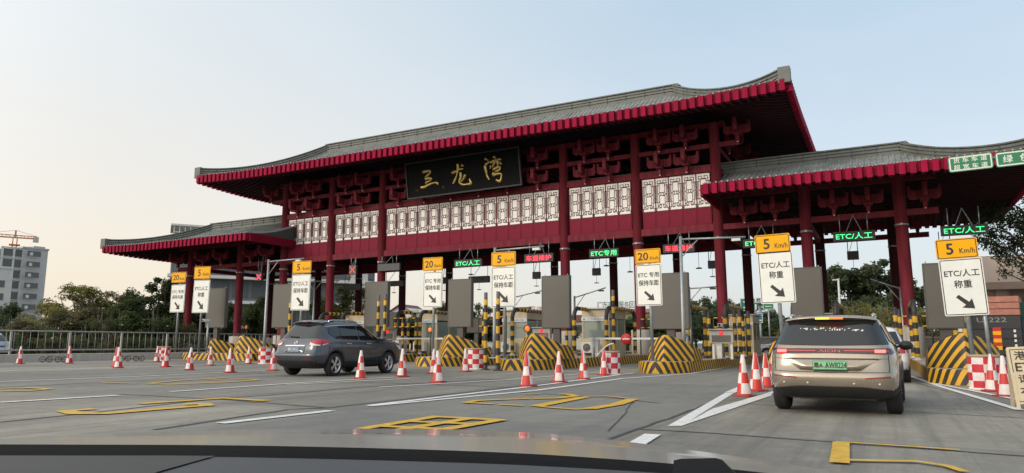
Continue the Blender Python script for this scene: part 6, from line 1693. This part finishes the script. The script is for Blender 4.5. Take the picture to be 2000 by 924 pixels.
# far wooded skyline so that the land does not end in a bare edge
tag(None or (lambda o: o)((lambda: (lambda m: m.build('hills', mat('far_hill', (.06, .075, .06), .95, noise=.25, scale=.02)))(MB().grid([[(x, 700+z*2, (6+7*math.sin(x*.006)+4*math.sin(x*.017+1)+2*math.sin(x*.05))*z/40) for x in range(-1900, 1300, 25)] for z in (0, 20, 40)], 0, True)))()), kind='structure')
# ================================================================== the car the photo is taken from
own = thing('camera_car', 'silver bonnet and dark dashboard of the car in the foreground, along the bottom edge', 'car', (0, 0, 0), YAW)
FY_ = Vector((-_sy, _cy, 0))
def lc(px, py, yl):
    d = ray(px, py); p = EYE+d*(yl/d.dot(FY_)); return Vector((p.dot(_rt), yl, p.z))
def curve(pts):
    def f(px):
        for a, b in zip(pts, pts[1:]):
            if px <= b[0]: t = (px-a[0])/(b[0]-a[0]); t = max(0, t); return a[1]+(b[1]-a[1])*t
        return pts[-1][1]+(px-pts[-1][0])*.13
    def g_(px): return sum(f(px+d) for d in (-90, -45, 0, 45, 90))/5
    return g_
sil = curve([(-400, 892), (-200, 874), (0, 861), (200, 852), (600, 845), (850, 846), (1000, 850), (1150, 861), (1300, 880), (1450, 900), (1600, 922), (1750, 945)])
dsh = curve([(-400, 866), (0, 868), (400, 869), (600, 872), (800, 877), (1000, 884), (1150, 893), (1300, 904), (1450, 918), (1600, 936), (1750, 956)])
pxs = list(range(-380, 1721, 50))
m_hood = mat('bonnet_silver', (.50, .485, .45), .12, .3, noise=0, coat=1.)
rows = []
for yl, f, dz in ((2.75, -.2, -.62), (2.62, -.1, -.26), (2.45, -.05, -.08), (2.25, 0, -.012), (2.05, .02, 0), (1.75, .22, 0), (1.45, .48, 0), (1.2, .78, 0), (.93, 1.12, -.002)):
    r_ = []
    for px in pxs:
        py = sil(px)+(dsh(px)-sil(px))*f if dsh(px) > sil(px) else sil(px)+6*f; v = lc(px, py, min(yl, 2.05)); v = Vector((v.x*(1 if yl <= 2.05 else 1), yl, v.z+dz)); r_.append(v)
    rows.append(r_)
h = MB(); h.grid(rows[::-1], 0, True); h.build('bonnet', m_hood, own)
sk = MB()
for c in (0, -1):
    top = [r_[c] for r_ in rows]; sk.grid([top, [Vector((p.x+(.06 if c else -.06), p.y, .35)) for p in top]] if c else [[Vector((p.x-.06, p.y, .35)) for p in top], top], 0, True)
fr_ = rows[0]; sk.grid([fr_, [Vector((p.x, p.y+.12, .30)) for p in fr_]], 0, True); sk.build('front_wing', m_hood, own)
d2 = curve([(-400, 890), (0, 892), (420, 892), (700, 898), (1000, 907), (1300, 924), (1600, 950), (1750, 965)])
m_dash = mat('dashboard_grey', (.040, .043, .049), .6, noise=.1, scale=6, bump=.1, bscale=250)
m_dash2 = mat('dashboard_warm', (.026, .0255, .024), .65, noise=.1, scale=6, bump=.1, bscale=250)
m_cowl = mat('cowl_black', (.008, .008, .009), .95, noise=.2, scale=4, spec=.05)
cw = MB(); cw.grid([[lc(px, dsh(px)+(d2(px)-dsh(px))*f+o_, yl) for px in pxs] for yl, f, o_ in ((.69, 1.06, 3), (.705, 1.0, 0), (.80, .5, 0), (.92, 0., 0), (.94, .15, 6))], 0, True); cw.build('cowl', m_cowl, own)
ds = MB(); ds.grid([[lc(px, d2(px)+o_, yl) for px in pxs] for yl, o_ in ((.16, 150), (.30, 70), (.50, 30), (.66, 6), (.695, 0.), (.70, 10))], 0, True); ds.build('dashboard', m_dash, own)
ih = MB()
ih.grid([[lc(-380+(x1+380)*k/8, d2(-380+(x1+380)*k/8)+o_, yl)+Vector((0, 0, .0012)) for k in range(9)] for yl, o_, x1 in ((.16, 150, 120), (.30, 70, 205), (.50, 30, 318), (.66, 6, 400), (.692, .3, 420))], 0, True)
ih.build('instrument_hood', m_dash2, own)
bx = MB(); pr = [(1312, 934), (1316, 899), (1330, 896), (1398, 894.5), (1410, 898), (1446, 934)]
fa_ = [lc(px, py, .62) for px, py in pr]; bk = [lc(px+4, py+3, .69) for px, py in pr]; n = len(pr)
bx.add(fa_+bk, [list(range(n)), list(reversed(range(n, 2*n)))]+[[i, i+n, (i+1) % n+n, (i+1) % n] for i in range(n)]); bx.build('sensor_box', mat('sensor_black', (.012, .013, .015), .5, noise=.1), own)
